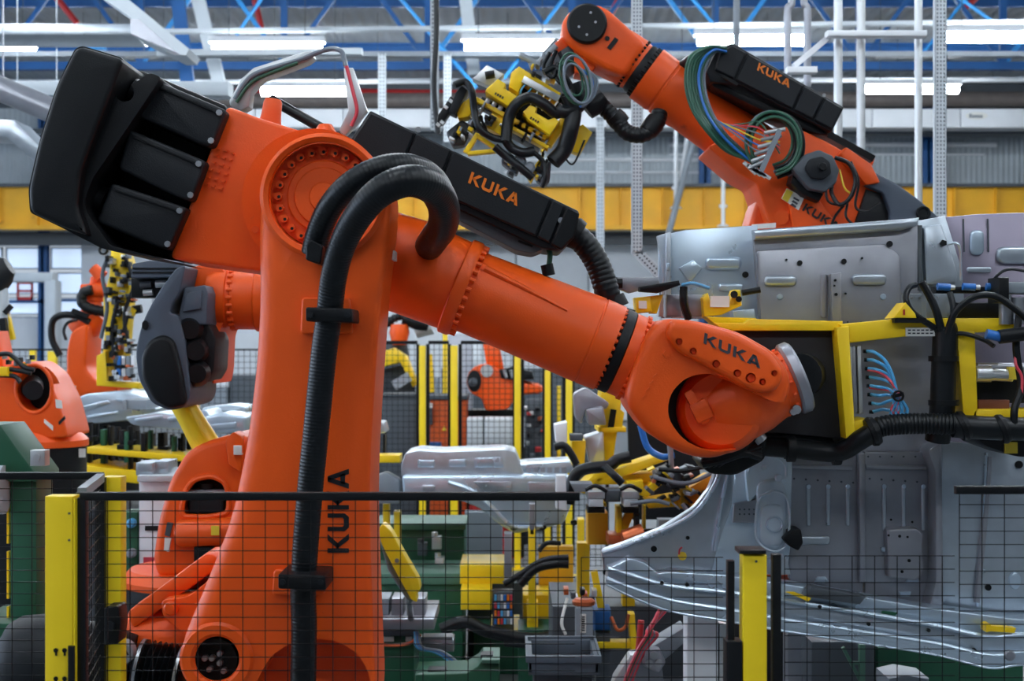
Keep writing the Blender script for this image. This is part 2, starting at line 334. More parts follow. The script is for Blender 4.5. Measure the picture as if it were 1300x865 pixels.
# fluorescent lamps: two rows in view, unseen rows added overhead for more light
def lamp(X, Y, z, L, label, group, hang=True):
    t = thing('ceiling_lamp', label, 'lamp', Vector((X, Y, z)), group)
    B().wbox(X-L/2-.05, X+L/2+.05, Y-.09, Y+.09, z+.06, z+.14).o('housing', 'white', t)
    B().cy(Vector((X-L/2, Y, z)), Vector((X+L/2, Y, z)), .075, n=10).o('tube', 'tube', t)
    for sx in (-.35, .35): B().cy(Vector((X+sx*L, Y, z+.14)), Vector((X+sx*L, Y, 9)), .006, n=5).o('hanger_wire', 'grey_d', t)
for (x0, x1, y) in ((-60, 45, 57), (270, 408, 60), (590, 706, 57), (886, 1022, 51), (1202, 1330, 47)):
    Y = 4.1*F/(HZ-y); a, b = P(x0, y, Y), P(x1, y, Y); lamp((a.x+b.x)/2, Y, a.z, b.x-a.x, 'long fluorescent lamp below the grey cable tray', 'lamps of the nearer row')
for (x0, x1, y) in ((110, 225, 118), (332, 442, 116), (850, 955, 113.5), (1100, 1216, 113)):
    Y = 4.1*F/(HZ-y); a, b = P(x0, y, Y), P(x1, y, Y); lamp((a.x+b.x)/2, Y, a.z, b.x-a.x, 'long fluorescent lamp hung under the thin white pipe', 'lamps of the farther row')
for Y in (-2.5, 2.6, 7.2, 11.5, 16):  # rows out of view, added to light the cells from above
    for k in range(6):
        X = -11+k*4.4+(1.2 if Y > 0 else 0); lamp(X, Y, 6.3, 1.7, 'added unseen fluorescent lamp hung above the robot cells', 'added lamps overhead')
for k in range(9):  # added lamp strips, tucked behind the pipe to brighten the back wall
    x = -30+k*165; c = P(x+75, 105-(x+135)/1420*4+.5, 33); t = thing('ceiling_lamp', 'added slim lamp strip hidden behind the thin white pipe', 'lamp', c, 'added lamp strips')
    B().wbox(c.x-1.2, c.x+1.2, 32.95, 33.05, c.z+.03, c.z+.06).o('housing', 'white', t); B().cy(c-Vector((1.2, 0, 0)), c+Vector((1.2, 0, 0)), .028, n=8).o('tube', 'strip', t)
    for sx in (-1, 1): B().cy(c+Vector((sx, 0, .06)), Vector((c.x+sx, 33, 9)), .006, n=5).o('hanger_wire', 'grey_d', t)
# cable tray with the first row
tag(B().poly([Vector((-12, 22.25, 6.36)), Vector((12, 20.95, 6.36)), Vector((12, 21.1, 6.36)), Vector((-12, 22.4, 6.36))], Vector((0, 0, .05))).o('cable_tray', 'white_d'), 'pale grey cable tray running above the nearer lamp row', 'cable tray')
tag(B().wbox(-12, 12, 22.6, 22.8, P(0, 71, 22.6).z, P(0, 65, 22.6).z).o('cable_tray', 'grey'), 'grey cable tray hung lower behind the nearer lamp row', 'cable tray')
# ducts at the upper left
d = thing('silver_duct', 'silver rectangular duct with a sloping branch at upper left', 'duct', P(0, 45, 14))
B().box(-60, 168, 30, 44, 14, 14.6, .01).o('main_run', 'steel', d)
B().pr([(120, -10), (152, -10), (240, 62), (236, 70), (222, 70), (166, 42), (166, 22)], 13.9, 14.4).o('branch', 'white_d', d)
B().pr([(165, 24), (176, 24), (226, 68), (166, 43)], 13.85, 13.9).o('elbow', 'steel_d', d)
B().bar((200, 68, 14.93), (460, 66, 14.93), .06, .1).o('support_rail', 'white_d', d)
tag(B().cy((-30, 100, 11), (70, 142, 11), px(16, 11), n=20).cy((4, 108, 11), Vector((P(4, 0, 11).x, 11, 9)), .006, n=5).o('round_duct', 'steel_d'), 'round grey duct slanting down behind the black counterweight', 'duct')
tag(B().pr([(-20, 152), (18, 152), (60, 196), (44, 206), (8, 174), (-20, 174)], 11.5, 11.9, .01).cy((-4, 156, 11.7), Vector((P(-4, 0, 11.7).x, 11.7, 9)), .006, n=5).o('square_duct', 'steel'), 'bent bright square duct below the round grey duct', 'duct')
tag(B().box(-40, 290, 103, 121, 16, 16.3, .01).cy((22, 105, 16.1), Vector((P(22, 0, 16.1).x, 16.1, 9)), .006, n=5).cy((72, 105, 16.1), Vector((P(72, 0, 16.1).x, 16.1, 9)), .006, n=5).o('flat_duct', 'white_d'), 'flat pale duct behind the black counterweight', 'duct')
tag(B().pr([(110, 45.5), (132, 45.5), (132, 62), (110, 62)], 21.9, 22.1, .01).o('blue_junction_box', 'cyan'), 'small light blue box above the black counterweight', 'box')
# perforated hangers
def perf(name, x0, x1, y0, y1, Y, label, cols=3, tail=None):
    t = thing(name, label, 'hanger', P(x0, y1, Y))
    w0 = P(x0, 0, Y).x; w1 = P(x1, 0, Y).x; za, zb = P(0, y1, Y).z, (9.0 if y0 <= 0 else P(0, y0, Y).z)
    pitch = (w1-w0)/(cols+.4)*1.15; b = B(); nrow = int((zb-za)/pitch); bm = b.bm
    nx = cols*2+1; xs = [w0+(w1-w0)*i/nx for i in range(nx+1)]
    zs = [];
    for i in range(nrow): zs += [za+i*pitch, za+i*pitch+pitch*.45]
    zs.append(za+nrow*pitch)
    vs = [[bm.verts.new((x, Y, z)) for x in xs] for z in zs]
    for j in range(len(zs)-1):
        for i in range(nx):
            if j % 2 and i % 2: continue
            bm.faces.new((vs[j][i], vs[j][i+1], vs[j+1][i+1], vs[j+1][i]))
    b.wbox(w0, w0+.003, Y, Y+.04, za, zb).wbox(w1-.003, w1, Y, Y+.04, za, zb)
    b.o('perforated_face', 'white_d', t)
    B().wbox(w0+.004, w1-.004, Y+.036, Y+.04, za, zb).o('back_web', 'grey', t)
    if tail:
        B().pr(tail, Y, Y+.05).o('bent_foot', 'white_d', t)
        (ax, ay), (bx, by) = tail[0], tail[1]
        b = B()
        for i in range(1, 9):
            for s in (.28, .72):
                c = [(tail[0][k]*(1-i/9)+tail[1][k]*i/9)*(1-s)+(tail[3][k]*(1-i/9)+tail[2][k]*i/9)*s for k in (0, 1)]
                b.disc(c[0], c[1], Y, px(1.3, Y), .002, 8)
        b.o('hole', 'grey_d', t)
perf('perforated_hanger', 802, 816, 0, 322, 8.6, 'white perforated hanger strip with a bent foot above the car floor', 3, [(802, 322), (832, 352), (842, 346), (816, 318)])
perf('perforated_hanger', 1187, 1202, 0, 330, 8.6, 'white perforated hanger strip behind the rear counterweight')
perf('perforated_hanger', 480, 490, 67, 150, 22.57, 'short perforated hanger strip above the black cable box', 2)
perf('perforated_hanger', 546, 557, 0, 165, 11, 'perforated hanger strip carrying a black cable, left of the yellow gripper', 2)
perf('perforated_hanger', 563, 573, 67, 180, 22.57, 'perforated hanger strip behind the left end of the yellow gripper', 2)
perf('perforated_hanger', 757, 767, 148, 330, 38.15, 'perforated hanger strip in front of the yellow girder, beside the gripper', 2)
tag(B().hose([(553, -40, 10.9), (554, 40, 10.9), (551, 110, 10.9), (556, 170, 10.9)], .02).o('hanging_cable', 'rubber'), 'black cable hanging down the perforated strip', 'cable')
# round hanging pipes at the upper right
for i, (x, w_, y1) in enumerate(((1064, 11, 200), (1093, 11, 250), (1166, 10, 330))):
    Y = 9.0; tag(B().cy(Vector((P(x, 0, Y).x, Y, 9)), P(x, y1, Y), px(w_/2, Y), n=14).o('hanging_pipe', 'alu'), ('pale hanging pipe right behind the end of the rear black cable box', 'pale hanging pipe between two others on the crossbar', 'pale hanging pipe at the end of the crossbar')[i], 'pipe')
for i, (x, xt) in enumerate(((1000, 1004), (1025, 1020))):
    tag(B().hose([(xt, -30, 9.2), (xt+1, 4, 9.2), (x, 12, 9.2), (x, 50, 9.2), (x, 110, 9.2)], px(4.6, 9.2), n=12).o('bent_pipe', 'steel_d'), ('grey bent pipe further from the crossbar', 'grey bent pipe nearer the crossbar')[i], 'pipe')
cb = thing('pipe_crossbar', 'white crossbar with a slanting brace holding the hanging pipes', 'bracket', P(1052, 46, 8.9))
B().box(1051, 1177, 38, 45.5, 8.85, 8.95, .008).o('crossbar', 'white', cb); B().bar((1056, 44, 8.95), (1008, 84, 8.95), px(7, 9), .05).o('brace', 'white', cb)
B().box(1000, 1038, 84, 92, 8.9, 8.98, .005).o('lower_bar', 'white', cb)
tag(B().cy((935, -10, 9.3), (935, 40, 9.3), px(4, 9.3), n=12).cy((935, 40, 9.3), (935, 150, 9.3), px(4, 9.3), n=12).o('hanging_pipe', 'grey'), 'thin grey hanging pipe behind the bundled green hoses', 'pipe')
# ---------------------------------------------------------------- the large robot in front
R1 = thing('industrial_robot', 'large orange robot with a black hose clipped up its tall link arm, behind the fence', 'robot', Vector((P(330, 0, 4.8).x, 4.85, 0)))
cx1 = P(330, 0, 4.85).x
B().wbox(cx1-.5, cx1+.5, 4.4, 5.3, 0, .45, .02).o('pedestal', 'grey_d', R1)
B().lathe(Vector((cx1, 4.85, .45)), Vector((cx1, 4.85, .86)), [(0, .44), (.1, .44), (.12, .38), (.7, .38), (.72, .42), (1, .42)], 36).o('base', 'black', R1)
# rotating column: fork behind the link arm with sloping shoulder
B().pr([(150, 905), (158, 782), (172, 768), (262, 706), (300, 690), (330, 690), (400, 720), (470, 800), (470, 905)], 4.62, 5.1, .03, 3, r=14).o('rotating_column', 'orange', R1)
B().pr([(160, 778), (262, 702), (276, 706), (276, 722), (168, 800)], 4.5, 4.66, .012, 2, r=8).o('column_shoulder', 'orange', R1)
B().pr([(205, 762), (238, 758), (262, 740), (280, 712), (292, 760), (262, 800), (240, 810), (206, 782)], 4.44, 4.6, .015, 3, r=6).o('trunnion_bracket', 'orange', R1)
B().disc(218, 772, 4.44, px(9, 4.44), .02, 20, .004).disc(218, 772, 4.42, px(4, 4.44), .01, 12).o('trunnion_pin', 'orange', R1)
B().lathe((166, 812, 4.58), (262, 812, 4.58), [(0, px(36, 4.5)), (.1, px(40, 4.5)), (.6, px(40, 4.5)), (1, px(34, 4.5))], 28).o('column_barrel', 'orange', R1)
# balancing cylinder with dome and bellows
bl = B().lathe((0, 838, 4.5), (84, 842, 4.5), [(0, .02), (.03, .07), (.12, .105), (.3, .128), (.6, .135), (1, .135)], 32).o('balancer_dome', 'char', R1)
B().lathe((84, 842, 4.5), (172, 850, 4.5), [(0, .13), (.5, .12), (1, .1)], 28).o('balancer_body', 'black', R1)
prof = []
for i in range(9): prof += [(i/9, .07), (i/9+.05, .088)]
B().lathe((172, 850, 4.46), (236, 860, 4.46), prof+[(1, .07)], 26).o('bellows', 'rubber', R1)
for x, y in ((176, 851), (226, 858)): B().lathe((x, y, 4.46), (x+4, y+.6, 4.46), [(0, .089), (1, .089)], 26).o('hose_clip', 'bolt', R1)
B().disc(159, 826, 4.33, px(15, 4.33), .05, 24, .004).o('gauge', 'grey', R1)
B().bar((155, 820, 4.275), (163, 832, 4.275), .004, .004).o('gauge_needle', 'ink_k', R1)
# link arm
LK = rnd([(327, 300, 20), (330, 230, 30), (352, 186, 30), (408, 166, 40), (466, 186, 30), (497, 236, 30), (494, 290, 20), (485, 360, 30), (478, 450, 40), (470, 580, 40), (469, 660, 30), (474, 800, 20), (478, 890, 30), (470, 940, 30),
          (330, 930, 30), (276, 892, 24), (240, 878, 20), (226, 846, 20), (230, 812, 18), (258, 745, 30), (292, 660, 40), (312, 560, 40), (324, 460, 40), (328, 380, 30)], 20, 5)
link = B().loft(LK, 4.28, 4.58, lambda nx, ny: 9+17*max(0, -nx)**.7).o('link_arm', 'orange', R1)
cut(link, B().lathe(P(411, 250, 4.36), P(411, 250, 4.1), [(0, px(67, 4.28)), (.3, px(68, 4.28)), (.32, px(73, 4.2)), (1, px(73, 4.2))], 64))
cut(link, B().lathe(P(276, 836, 4.4), P(276, 836, 4.1), [(0, px(28, 4.28)), (1, px(28, 4.28))], 40))
cut(link, B().pr([(310, 1000), (322, 872), (345, 830), (382, 811), (425, 812), (455, 830), (470, 858), (471, 1000)], 4.0, 4.46, r=16, ref=4.28))
B().pr([(322, 905), (330, 850), (360, 815), (400, 803), (450, 815), (472, 850), (474, 905)], 4.47, 4.6, .01).o('link_foot_recess', 'orange', R1)
C3 = (411, 250)
B().ring(*C3, 4.3, px(80, 4.28), px(69.5, 4.28), .035, 56, .012).o('elbow_rim', 'orange', R1)
B().disc(*C3, 4.372, px(66, 4.28), .03, 48).disc(*C3, 4.342, px(47, 4.28), .012, 44, .004).disc(*C3, 4.33, px(38, 4.28), .006, 40, .003).disc(*C3, 4.324, px(19, 4.28), .005, 32, .003).o('elbow_gear_cover', 'orange', R1)
B().bolts(*C3, 4.342, px(57.5, 4.28), 24, px(5, 4.28), .022, sides=12).o('elbow_bolt', 'orange', R1)
B().bolts(*C3, 4.321, px(57.5, 4.28), 24, px(2.2, 4.28), .002).o('elbow_bolt_socket', 'black', R1)
B().ring(276, 836, 4.29, px(47, 4.28), px(29, 4.28), .02, 40, .008).o('shoulder_rim', 'orange', R1)
B().disc(276, 836, 4.38, px(28, 4.28), .03, 32).o('connector_plate', 'black', R1)
for x, y in ((262, 834), (271, 834), (281, 828), (281, 840), (286, 850), (268, 848)): B().disc(x, y, 4.355, px(4, 4.28), .03, 12, .002).o('plug', 'bolt', R1)
# shallow pads behind the hose clamps
B().pr([(383, 378), (444, 378), (448, 424), (381, 424)], 4.262, 4.29, .004, 1, r=5).o('clamp_pad', 'orange', R1)
B().pr([(347, 724), (410, 724), (412, 756), (345, 756)], 4.262, 4.29, .004, 1, r=5).o('clamp_pad', 'orange', R1)
# hoses in front of the link arm
h1 = [(384, 905, 4.2), (386, 800, 4.19), (385, 742, 4.18), (392, 640, 4.17), (402, 540, 4.16), (411, 450, 4.15), (418, 400, 4.14), (425, 345, 4.1), (442, 295, 4.04), (475, 250, 3.98), (515, 230, 3.98), (548, 238, 4.05), (563, 262, 4.16), (562, 286, 4.32), (552, 302, 4.5), (545, 312, 4.65)]
path = catmull([P(*p) for p in h1], 10); path = resample(path, .0031)
b = B(); bm = b.bm; up = None; rings = []
for i, c in enumerate(path):
    d = (path[min(i+1, len(path)-1)]-path[max(i-1, 0)]).normalized()
    if up is None: up, _ = frame(d)
    up = (up-d*up.dot(d)).normalized(); v = d.cross(up); t = i/len(path)
    rr = px(16.5, 4.17)+(px(21, 4.0)-px(16.5, 4.17))*max(0, min(1, (t-.55)/.15))+(.0005 if i % 3 else -.0005)
    rings.append([bm.verts.new(c+(up*cos(2*pi*k/18)+v*sin(2*pi*k/18))*rr) for k in range(18)])
for a, c in zip(rings, rings[1:]):
    for i in range(18): bm.faces.new((a[i], a[(i+1) % 18], c[(i+1) % 18], c[i]))
b.o('main_hose', 'rubber', R1)
B().hose([(398, 322, 4.2), (405, 294, 4.18), (420, 262, 4.14), (445, 234, 4.1), (480, 215, 4.1), (515, 211, 4.14), (545, 222, 4.24), (562, 248, 4.38), (560, 280, 4.55), (552, 300, 4.68)], px(16, 4.15), 16, .0005, .01).o('second_hose', 'rubber', R1)
B().pr([(388, 312), (394, 304), (410, 312), (407, 336), (388, 330)], 4.12, 4.29, .006, 1, r=3).o('hose_socket', 'black', R1)
for (x0, y0, x1, y1) in ((388, 390, 447, 410), (353, 729, 413, 750)):
    c = B().pr([(x0, y0), (x1, y0+2), (x1+1, y1), (x0, y1-2)], 4.09, 4.27, .006, 2, r=3).o('hose_clamp', 'black', R1)
    B().disc(x0+6, (y0+y1)/2, 4.09, .008, .005, 8).disc(x1-6, (y0+y1)/2, 4.09, .008, .005, 8).o('clamp_screw', 'char', c)
word('KUKA', (443, 702), (0, -22.5), (-27, 0), 4.279, 'ink_k', R1)
b = B()
for i, (x, y) in enumerate(((424, 775), (430, 781), (434, 775), (410, 778))): b.disc(x, y, 4.28, .003, .002, 8)
b.o('tool_mark', 'orange2', R1)
# rear of the upper arm: orange gearbox block, motors, counterweight
B().pr([(288, 134), (330, 150), (415, 176), (450, 340), (330, 344), (215, 328)], 4.56, 5.05, .02, 3, r=8).o('upper_arm_housing', 'orange', R1)
B().lathe(P(400, 256, 4.5), P(400, 256, 4.64), [(0, px(91, 4.55)), (.9, px(91, 4.55)), (1, px(88, 4.55))], 56).o('gear_flange', 'orange', R1)
B().bolts(400, 256, 4.5, px(83, 4.5), 28, px(4.6, 4.5), .018, sides=10).o('flange_bolt', 'orange2', R1)
B().lathe((340, 178, 4.75), (347, 126, 4.75), [(0, px(18, 4.7)), (.6, px(13, 4.7)), (.92, px(12, 4.7)), (1, px(10, 4.7))], 20).o('lifting_boss', 'orange', R1)
B().lathe((413, 172, 4.6), (413, 158, 4.6), [(0, px(16, 4.6)), (.7, px(11, 4.6)), (1, px(8, 4.6))], 20).o('lifting_boss', 'orange', R1)
# raised casting marks on the housing
b = B(); random.seed(4)
for i in range(3):
    for j in range(6):
        x, y = 276+i*9+j*-3.2, 186+i*3+j*9; w_ = random.uniform(3, 5)
        b.pr([(x, y), (x+w_, y+1.6), (x+w_-.8, y+4), (x-.8, y+2.4)], 4.548, 4.562)
b.o('casting_mark', 'orange', R1)
B().pr([(288, 134), (215, 328), (130, 312), (105, 280), (128, 190), (160, 98), (176, 88), (200, 97)], 4.72, 5.1, .02, 2, r=5).o('motor_housing', 'black', R1)
cw = B().pr([(104, 58, 6), (158, 74, 8), (151, 106, 10), (168, 108, 4), (190, 92, 6), (205, 98), (170, 150), (118, 226), (104, 262, 20), (140, 312), (212, 330), (130, 316), (76, 288), (38, 270, 5), (36, 240), (50, 178, 30), (72, 108, 30), (95, 62, 6)], 4.45, 5.0, .035, 3, r=6).o('counterweight', 'black', R1)
mh = [o_ for o_ in bpy.data.objects if o_.name == 'motor_housing'][0]
for q in (cw, mh): cut(q, B().lathe(P(158, 117, 4.2), P(158, 117, 5.6), [(0, px(12, 4.2)), (1, px(12, 5.6))], 28))
B().loft(rnd([(104, 59), (157, 75), (122, 165), (102, 220), (98, 262), (112, 300), (76, 287), (38, 269), (36, 240), (50, 178), (72, 108), (95, 62)], 8), 4.4, 4.6, lambda nx, ny: 7, 4, 5.).o('counterweight_face', 'black', cw)
for q in ([(192, 99), (288, 140), (269, 187), (252, 182), (172, 146)], [(164, 164), (262, 205), (243, 256), (228, 252), (150, 214)], [(141, 232), (238, 264), (214, 318), (200, 314), (122, 282)]):
    m_ = B().pr(q, 4.5, 4.78, .014, 3, r=6).o('motor', 'char', R1)
    a, e, f_, g = Vector(q[0]), Vector(q[1]), Vector(q[2]), Vector(q[4]); mid = (a+g)/2; dr = (e-a).normalized()
    B().lathe((*(mid-dr*17), 4.58), (*(mid+dr*3), 4.58), [(0, .034), (.12, .042), (1, .045)], 20).o('motor_cap', 'black', m_)
    B().bar((*(a*.92+e*.08+Vector((-2, 7))), 4.497), (*(a*.08+e*.92+Vector((-2, 7))), 4.497), .004, .008).o('motor_ridge', 'black', m_)
    bb = B()
    for k in (e-dr*7+Vector((-3, 6)), f_-dr*3+Vector((2, -7))): bb.disc(k.x, k.y, 4.5, .009, .008, 8)
    bb.o('motor_bolt', 'bolt', m_)
# elbow and forearm, axis in the wrist plane
AY = 4.8
def ax(t, s=0, Y=AY):                                     # along the forearm axis from the collar (0) to the wrist ring (1)
    a, b_ = Vector((582, 364)), Vector((791, 449)); d = (b_-a); n = Vector((-d.y, d.x)).normalized(); q = a+d*t+n*s; return P(q.x, q.y, Y)
R = lambda n: px(n, AY)
B().lathe(ax(-.62), ax(0), [(0, R(50)), (.2, R(58)), (.5, R(62)), (.8, R(60)), (.97, R(59)), (1, R(58))], 48).o('elbow_housing', 'orange', R1)
B().lathe(ax(-.02), ax(.055), [(0, R(61)), (.1, R(63)), (.75, R(63)), (1, R(60))], 48).o('collar', 'orange', R1)
def axbolts(t, rad, n, r, h):
    b = B(); d = (ax(1)-ax(0)).normalized(); u, v = frame(d); c = ax(t)
    for i in range(n):
        q = c+(u*cos(2*pi*i/n)+v*sin(2*pi*i/n))*rad; b.cy(q, q+d*h, r, n=8)
    return b
axbolts(.053, R(57.5), 30, R(3.2), .016).o('collar_bolt', 'orange', R1)
B().lathe(ax(.04), ax(.92), [(0, R(53.5)), (.08, R(53)), (.5, R(55)), (.86, R(57)), (.865, R(56)), (.872, R(56)), (.877, R(57)), (1, R(56.5))], 56).o('forearm_tube', 'orange', R1)
B().hose([ax(.1, -34, AY-R(42)), ax(.35, -30, AY-R(47)), ax(.62, -24, AY-R(52))], (.012, .003), 8).o('forearm_rib', 'orange', R1)
axbolts(.905, R(51.5), 34, R(3), .028).o('ring_bolt', 'orange', R1)
B().lathe(ax(.91), ax(1.02), [(0, R(49)), (.15, R(52)), (.25, R(55)), (.7, R(55)), (.8, R(52)), (1, R(50))], 48).o('wrist_gap_ring', 'black', R1)
# in-line wrist
B().lathe(ax(.985), ax(1.13), [(0, R(50)), (.08, R(54)), (.5, R(54)), (.56, R(52)), (.6, R(53)), (1, R(52))], 48).o('wrist_flange_ring', 'orange', R1)
axbolts(1.055, R(54), 34, R(2.8), .012).o('wrist_bolt', 'orange', R1)
WR = rnd([(838, 404), (884, 407), (940, 422), (984, 447), (1002, 470), (1006, 494), (996, 514), (972, 546), (938, 572), (905, 584), (868, 578), (824, 552), (794, 512), (800, 480), (818, 430)], 16, 5)
wh_ = B().loft(WR, 4.62, 4.96, lambda nx, ny: 15, 5).o('wrist_housing', 'orange', R1)
cut(wh_, B().pr([(1040, 506), (985, 512), (960, 500), (905, 473), (872, 478), (850, 500), (847, 530), (866, 558), (900, 575), (936, 571), (1040, 566)], 4.4, 4.8, r=18, ref=4.62))
B().pr([(850, 406), (884, 409), (938, 424), (980, 448), (996, 472), (990, 494), (972, 501), (946, 492), (898, 466), (860, 446), (845, 426)], 4.585, 4.66, .022, 4, r=10).o('wrist_cover', 'orange', R1)
b = B(); c = B(); wcov = [o_ for o_ in bpy.data.objects if o_.name.startswith('wrist_cover')][0]
for x, y, r in ((862, 434, 4.5), (880, 446, 4.5), (909, 462, 5), (936, 474, 5), (953, 480, 6.5), (968, 485, 4.5), (983, 474, 4)): b.cy(P(x, y, 4.61), P(x, y, 4.5), px(r, 4.6), n=18); c.disc(x, y, 4.611, px(r-1.4, 4.6), .012, 10)
cut(wcov, b); c.o('screw_head', 'orange2', R1)
B().disc(846, 450, 4.62, px(5, 4.62), .006, 5).o('casting_boss', 'orange', R1)
B().lathe(P(915, 520, 4.98), P(915, 520, 4.7), [(0, R(52)), (.5, R(56)), (.8, R(56)), (.94, R(52)), (1, R(44))], 48).o('wrist_hub', 'orange', R1)
B().disc(908, 522, 4.8, R(62), .02, 40).o('hub_gap', 'black', R1)
B().lathe((900, 522, 4.79), (1004, 482, 4.79), [(0, R(40)), (.35, R(54)), (.6, R(50)), (.8, R(43)), (.84, R(43)), (.86, R(41)), (1, R(41))], 40).o('wrist_nose', 'orange', R1)
B().bar((872, 496, 4.695), (896, 538, 4.695), .026, .03, .008).bar((884, 510, 4.69), (896, 534, 4.69), .05, .03, .008).o('hub_grip', 'orange', R1)
b = B()
for i in range(16):
    a = 2*pi*i/16; d = (P(1004, 482, 4.79)-P(900, 522, 4.79)).normalized(); u, v = frame(d); q = P(995, 485.5, 4.79)+(u*cos(a)+v*sin(a))*R(41.5); b.cy(q, q+d*.01, R(2.4), n=6)
b.o('nose_bolt', 'orange', R1)
B().lathe((1001, 483, 4.79), (1016, 477, 4.79), [(0, R(44)), (.2, R(47)), (.8, R(47)), (1, R(44))], 40).o('tool_flange', 'steel_d', R1)
B().lathe((990, 487, 4.79), (1002, 483, 4.79), [(0, R(38)), (1, R(40))], 32).o('flange_neck', 'bolt', R1)
B().disc(1010, 520, 4.72, .014, .02, 10).disc(1006, 523, 4.7, .01, .02, 8).o('dowel_screw', 'bolt', R1)
word('KUKA', (893, 436), (15.2, 6.8), (1.5, -13.5), 4.586, 'ink_g', R1, .003)
b = B()
for i in range(4): x, y = 815+i*4.6, 505-i*9; b.pr([(x, y), (x+5, y-4), (x+6, y-2), (x+1, y+2)], 4.617, 4.622)
b.o('casting_mark', 'orange2', R1)
B().cy((955, 545, 4.8), (968, 560, 4.8), px(8, 4.8), n=14).o('tool_changer_pin', 'bolt', R1)
# energy supply box above the forearm
eb = B().pr([(470, 140), (572, 190), (735, 268), (729, 300), (712, 318), (690, 316), (560, 255), (500, 226), (443, 200), (446, 176)], 4.72, 5.02, .012, 2, r=3).o('cable_box', 'char', R1)
B().pr([(470, 142), (527, 168), (504, 222), (446, 196), (448, 176)], 4.7, 4.74, .006, 1, r=3).o('box_cover', 'char', eb)
B().pr([(529, 169), (573, 190), (552, 244), (506, 223)], 4.7, 4.74, .006, 1, r=3).o('box_cover', 'char', eb)
B().pr([(575, 191), (700, 252), (680, 300), (556, 244)], 4.7, 4.74, .006, 1, r=3).o('box_cover', 'char', eb)
B().pr([(702, 253), (718, 261), (698, 309), (682, 301)], 4.7, 4.74, .006, 1, r=3).o('box_cover', 'char', eb)
B().pr([(720, 262), (736, 270), (730, 300), (713, 318), (699, 310)], 4.69, 4.74, .006, 1, r=3).o('box_end', 'black', eb)
B().pr([(560, 250), (698, 313), (676, 322), (655, 318), (575, 276)], 4.76, 4.98, .008, 1, r=4).o('box_underside', 'grey_d', eb)
B().bar((658, 306, 4.755), (676, 313, 4.755), .006, .006).o('underside_slot', 'black', eb)
b = B()
for x, y in ((531, 165), (712, 280)): b.disc(x, y, 4.7, .009, .006, 10)
b.o('box_screw', 'bolt', eb)
word('KUKA', (594, 232), (13.2, 6.3), (5, -14), 4.699, 'ink_o', eb)
B().lathe((716, 288, 4.86), (736, 300, 4.86), [(0, R(20)), (.3, R(21)), (.4, R(19)), (.6, R(21)), (1, R(19))], 24).o('hose_gland', 'black', R1)
B().hose([(724, 293, 4.86), (744, 312, 4.86), (760, 338, 4.86), (771, 372, 4.86), (776, 392, 4.88)], R(16), 18, .001, .016).o('forearm_hose', 'rubber', R1)
B().lathe((776, 378, 4.87), (782, 392, 4.87), [(0, R(17)), (1, R(18))], 20).o('hose_gland', 'black', R1)
B().hose([(693, 312, 4.8), (698, 322, 4.78), (697, 336, 4.78), (695, 348, 4.78)], R(3.5), 8).o('earth_lead', 'hosegreen', R1)
B().cy((694, 336, 4.78), (697, 350, 4.78), R(8), n=12).o('lead_plug', 'black', R1)
B().pr([(482, 205), (501, 196), (505, 202), (490, 214)], 4.4, 4.42).o('white_tag', 'label_w', R1)
B().box(492, 501, 318, 330, 4.5, 4.6, .004).o('white_cap', 'label_w', R1)
# silver cable bracket at the rear
br = B().pr([(291, 128), (306, 100), (322, 86), (384, 66), (396, 64), (398, 72), (390, 78), (332, 100), (318, 116), (316, 135), (306, 140), (292, 134)], 5.12, 5.2, .004).o('cable_bracket', 'alu', R1)
B().pr([(436, 86), (448, 86), (466, 140), (452, 158), (438, 172), (430, 166), (442, 140)], 5.05, 5.1, .004).o('cable_bracket', 'alu', R1)
B().hose([(298, 126, 5.11), (310, 106, 5.11), (328, 92, 5.11), (380, 76, 5.11), (400, 68, 5.1), (420, 62, 5.08), (434, 66, 5.06), (439, 84, 5.05)], .008, 8).o('bracket_cable', 'hosegrey', R1)
B().hose([(440, 84, 5.04), (447, 112, 5.04), (453, 140, 5.04), (446, 160, 5.04)], .006, 8).o('bracket_cable', 'hosered', R1)
B().hose([(300, 130, 5.11), (316, 108, 5.11), (336, 96, 5.11), (378, 80, 5.1)], .006, 8).o('bracket_cable', 'hosegreen', R1)
B().cy((344, 126, 5.15), (414, 166, 5.1), R(7), n=12).o('rear_conduit', 'rubber', R1)
# ---------------------------------------------------------------- gripper on the large robot
G = thing('gripper_tool', 'black plated gripper with yellow frame bolted to the large robot wrist', 'gripper', P(1016, 477, 4.95))
B().pr([(908, 418), (1070, 418), (1078, 556), (1066, 558), (968, 548), (930, 500)], 4.98, 5.12, .006).o('mounting_plate', 'plate', G)
B().lathe((1014, 478, 4.8), (1020, 476, 5.0), [(0, .07), (1, .07)], 28).o('flange_adapter', 'black', G)
B().pr([(906, 410), (945, 410), (952, 405), (1070, 408), (1070, 420), (918, 420)], 4.94, 5.18, .004).o('top_rail', 'yellow', G)
B().pr([(1062, 416), (1078, 414), (1086, 548), (1106, 548), (1104, 556), (1074, 557)], 4.9, 5.14, .006).o('side_post', 'yellow', G)
B().pr([(1066, 412), (1148, 404), (1290, 404), (1290, 421), (1180, 424), (1076, 436)], 4.92, 5.1, .006).o('upper_beam', 'yellow', G)
B().pr([(1076, 536), (1104, 532), (1108, 552), (1082, 556)], 4.92, 5.1, .006).o('lower_corner', 'yellow', G)
B().pr([(1214, 418), (1238, 418), (1242, 532), (1224, 534)], 4.92, 5.1, .006).o('inner_post', 'yellow', G)
B().pr([(1236, 520), (1330, 520), (1330, 540), (1230, 540)], 4.92, 5.1, .006).o('lower_beam', 'yellow', G)
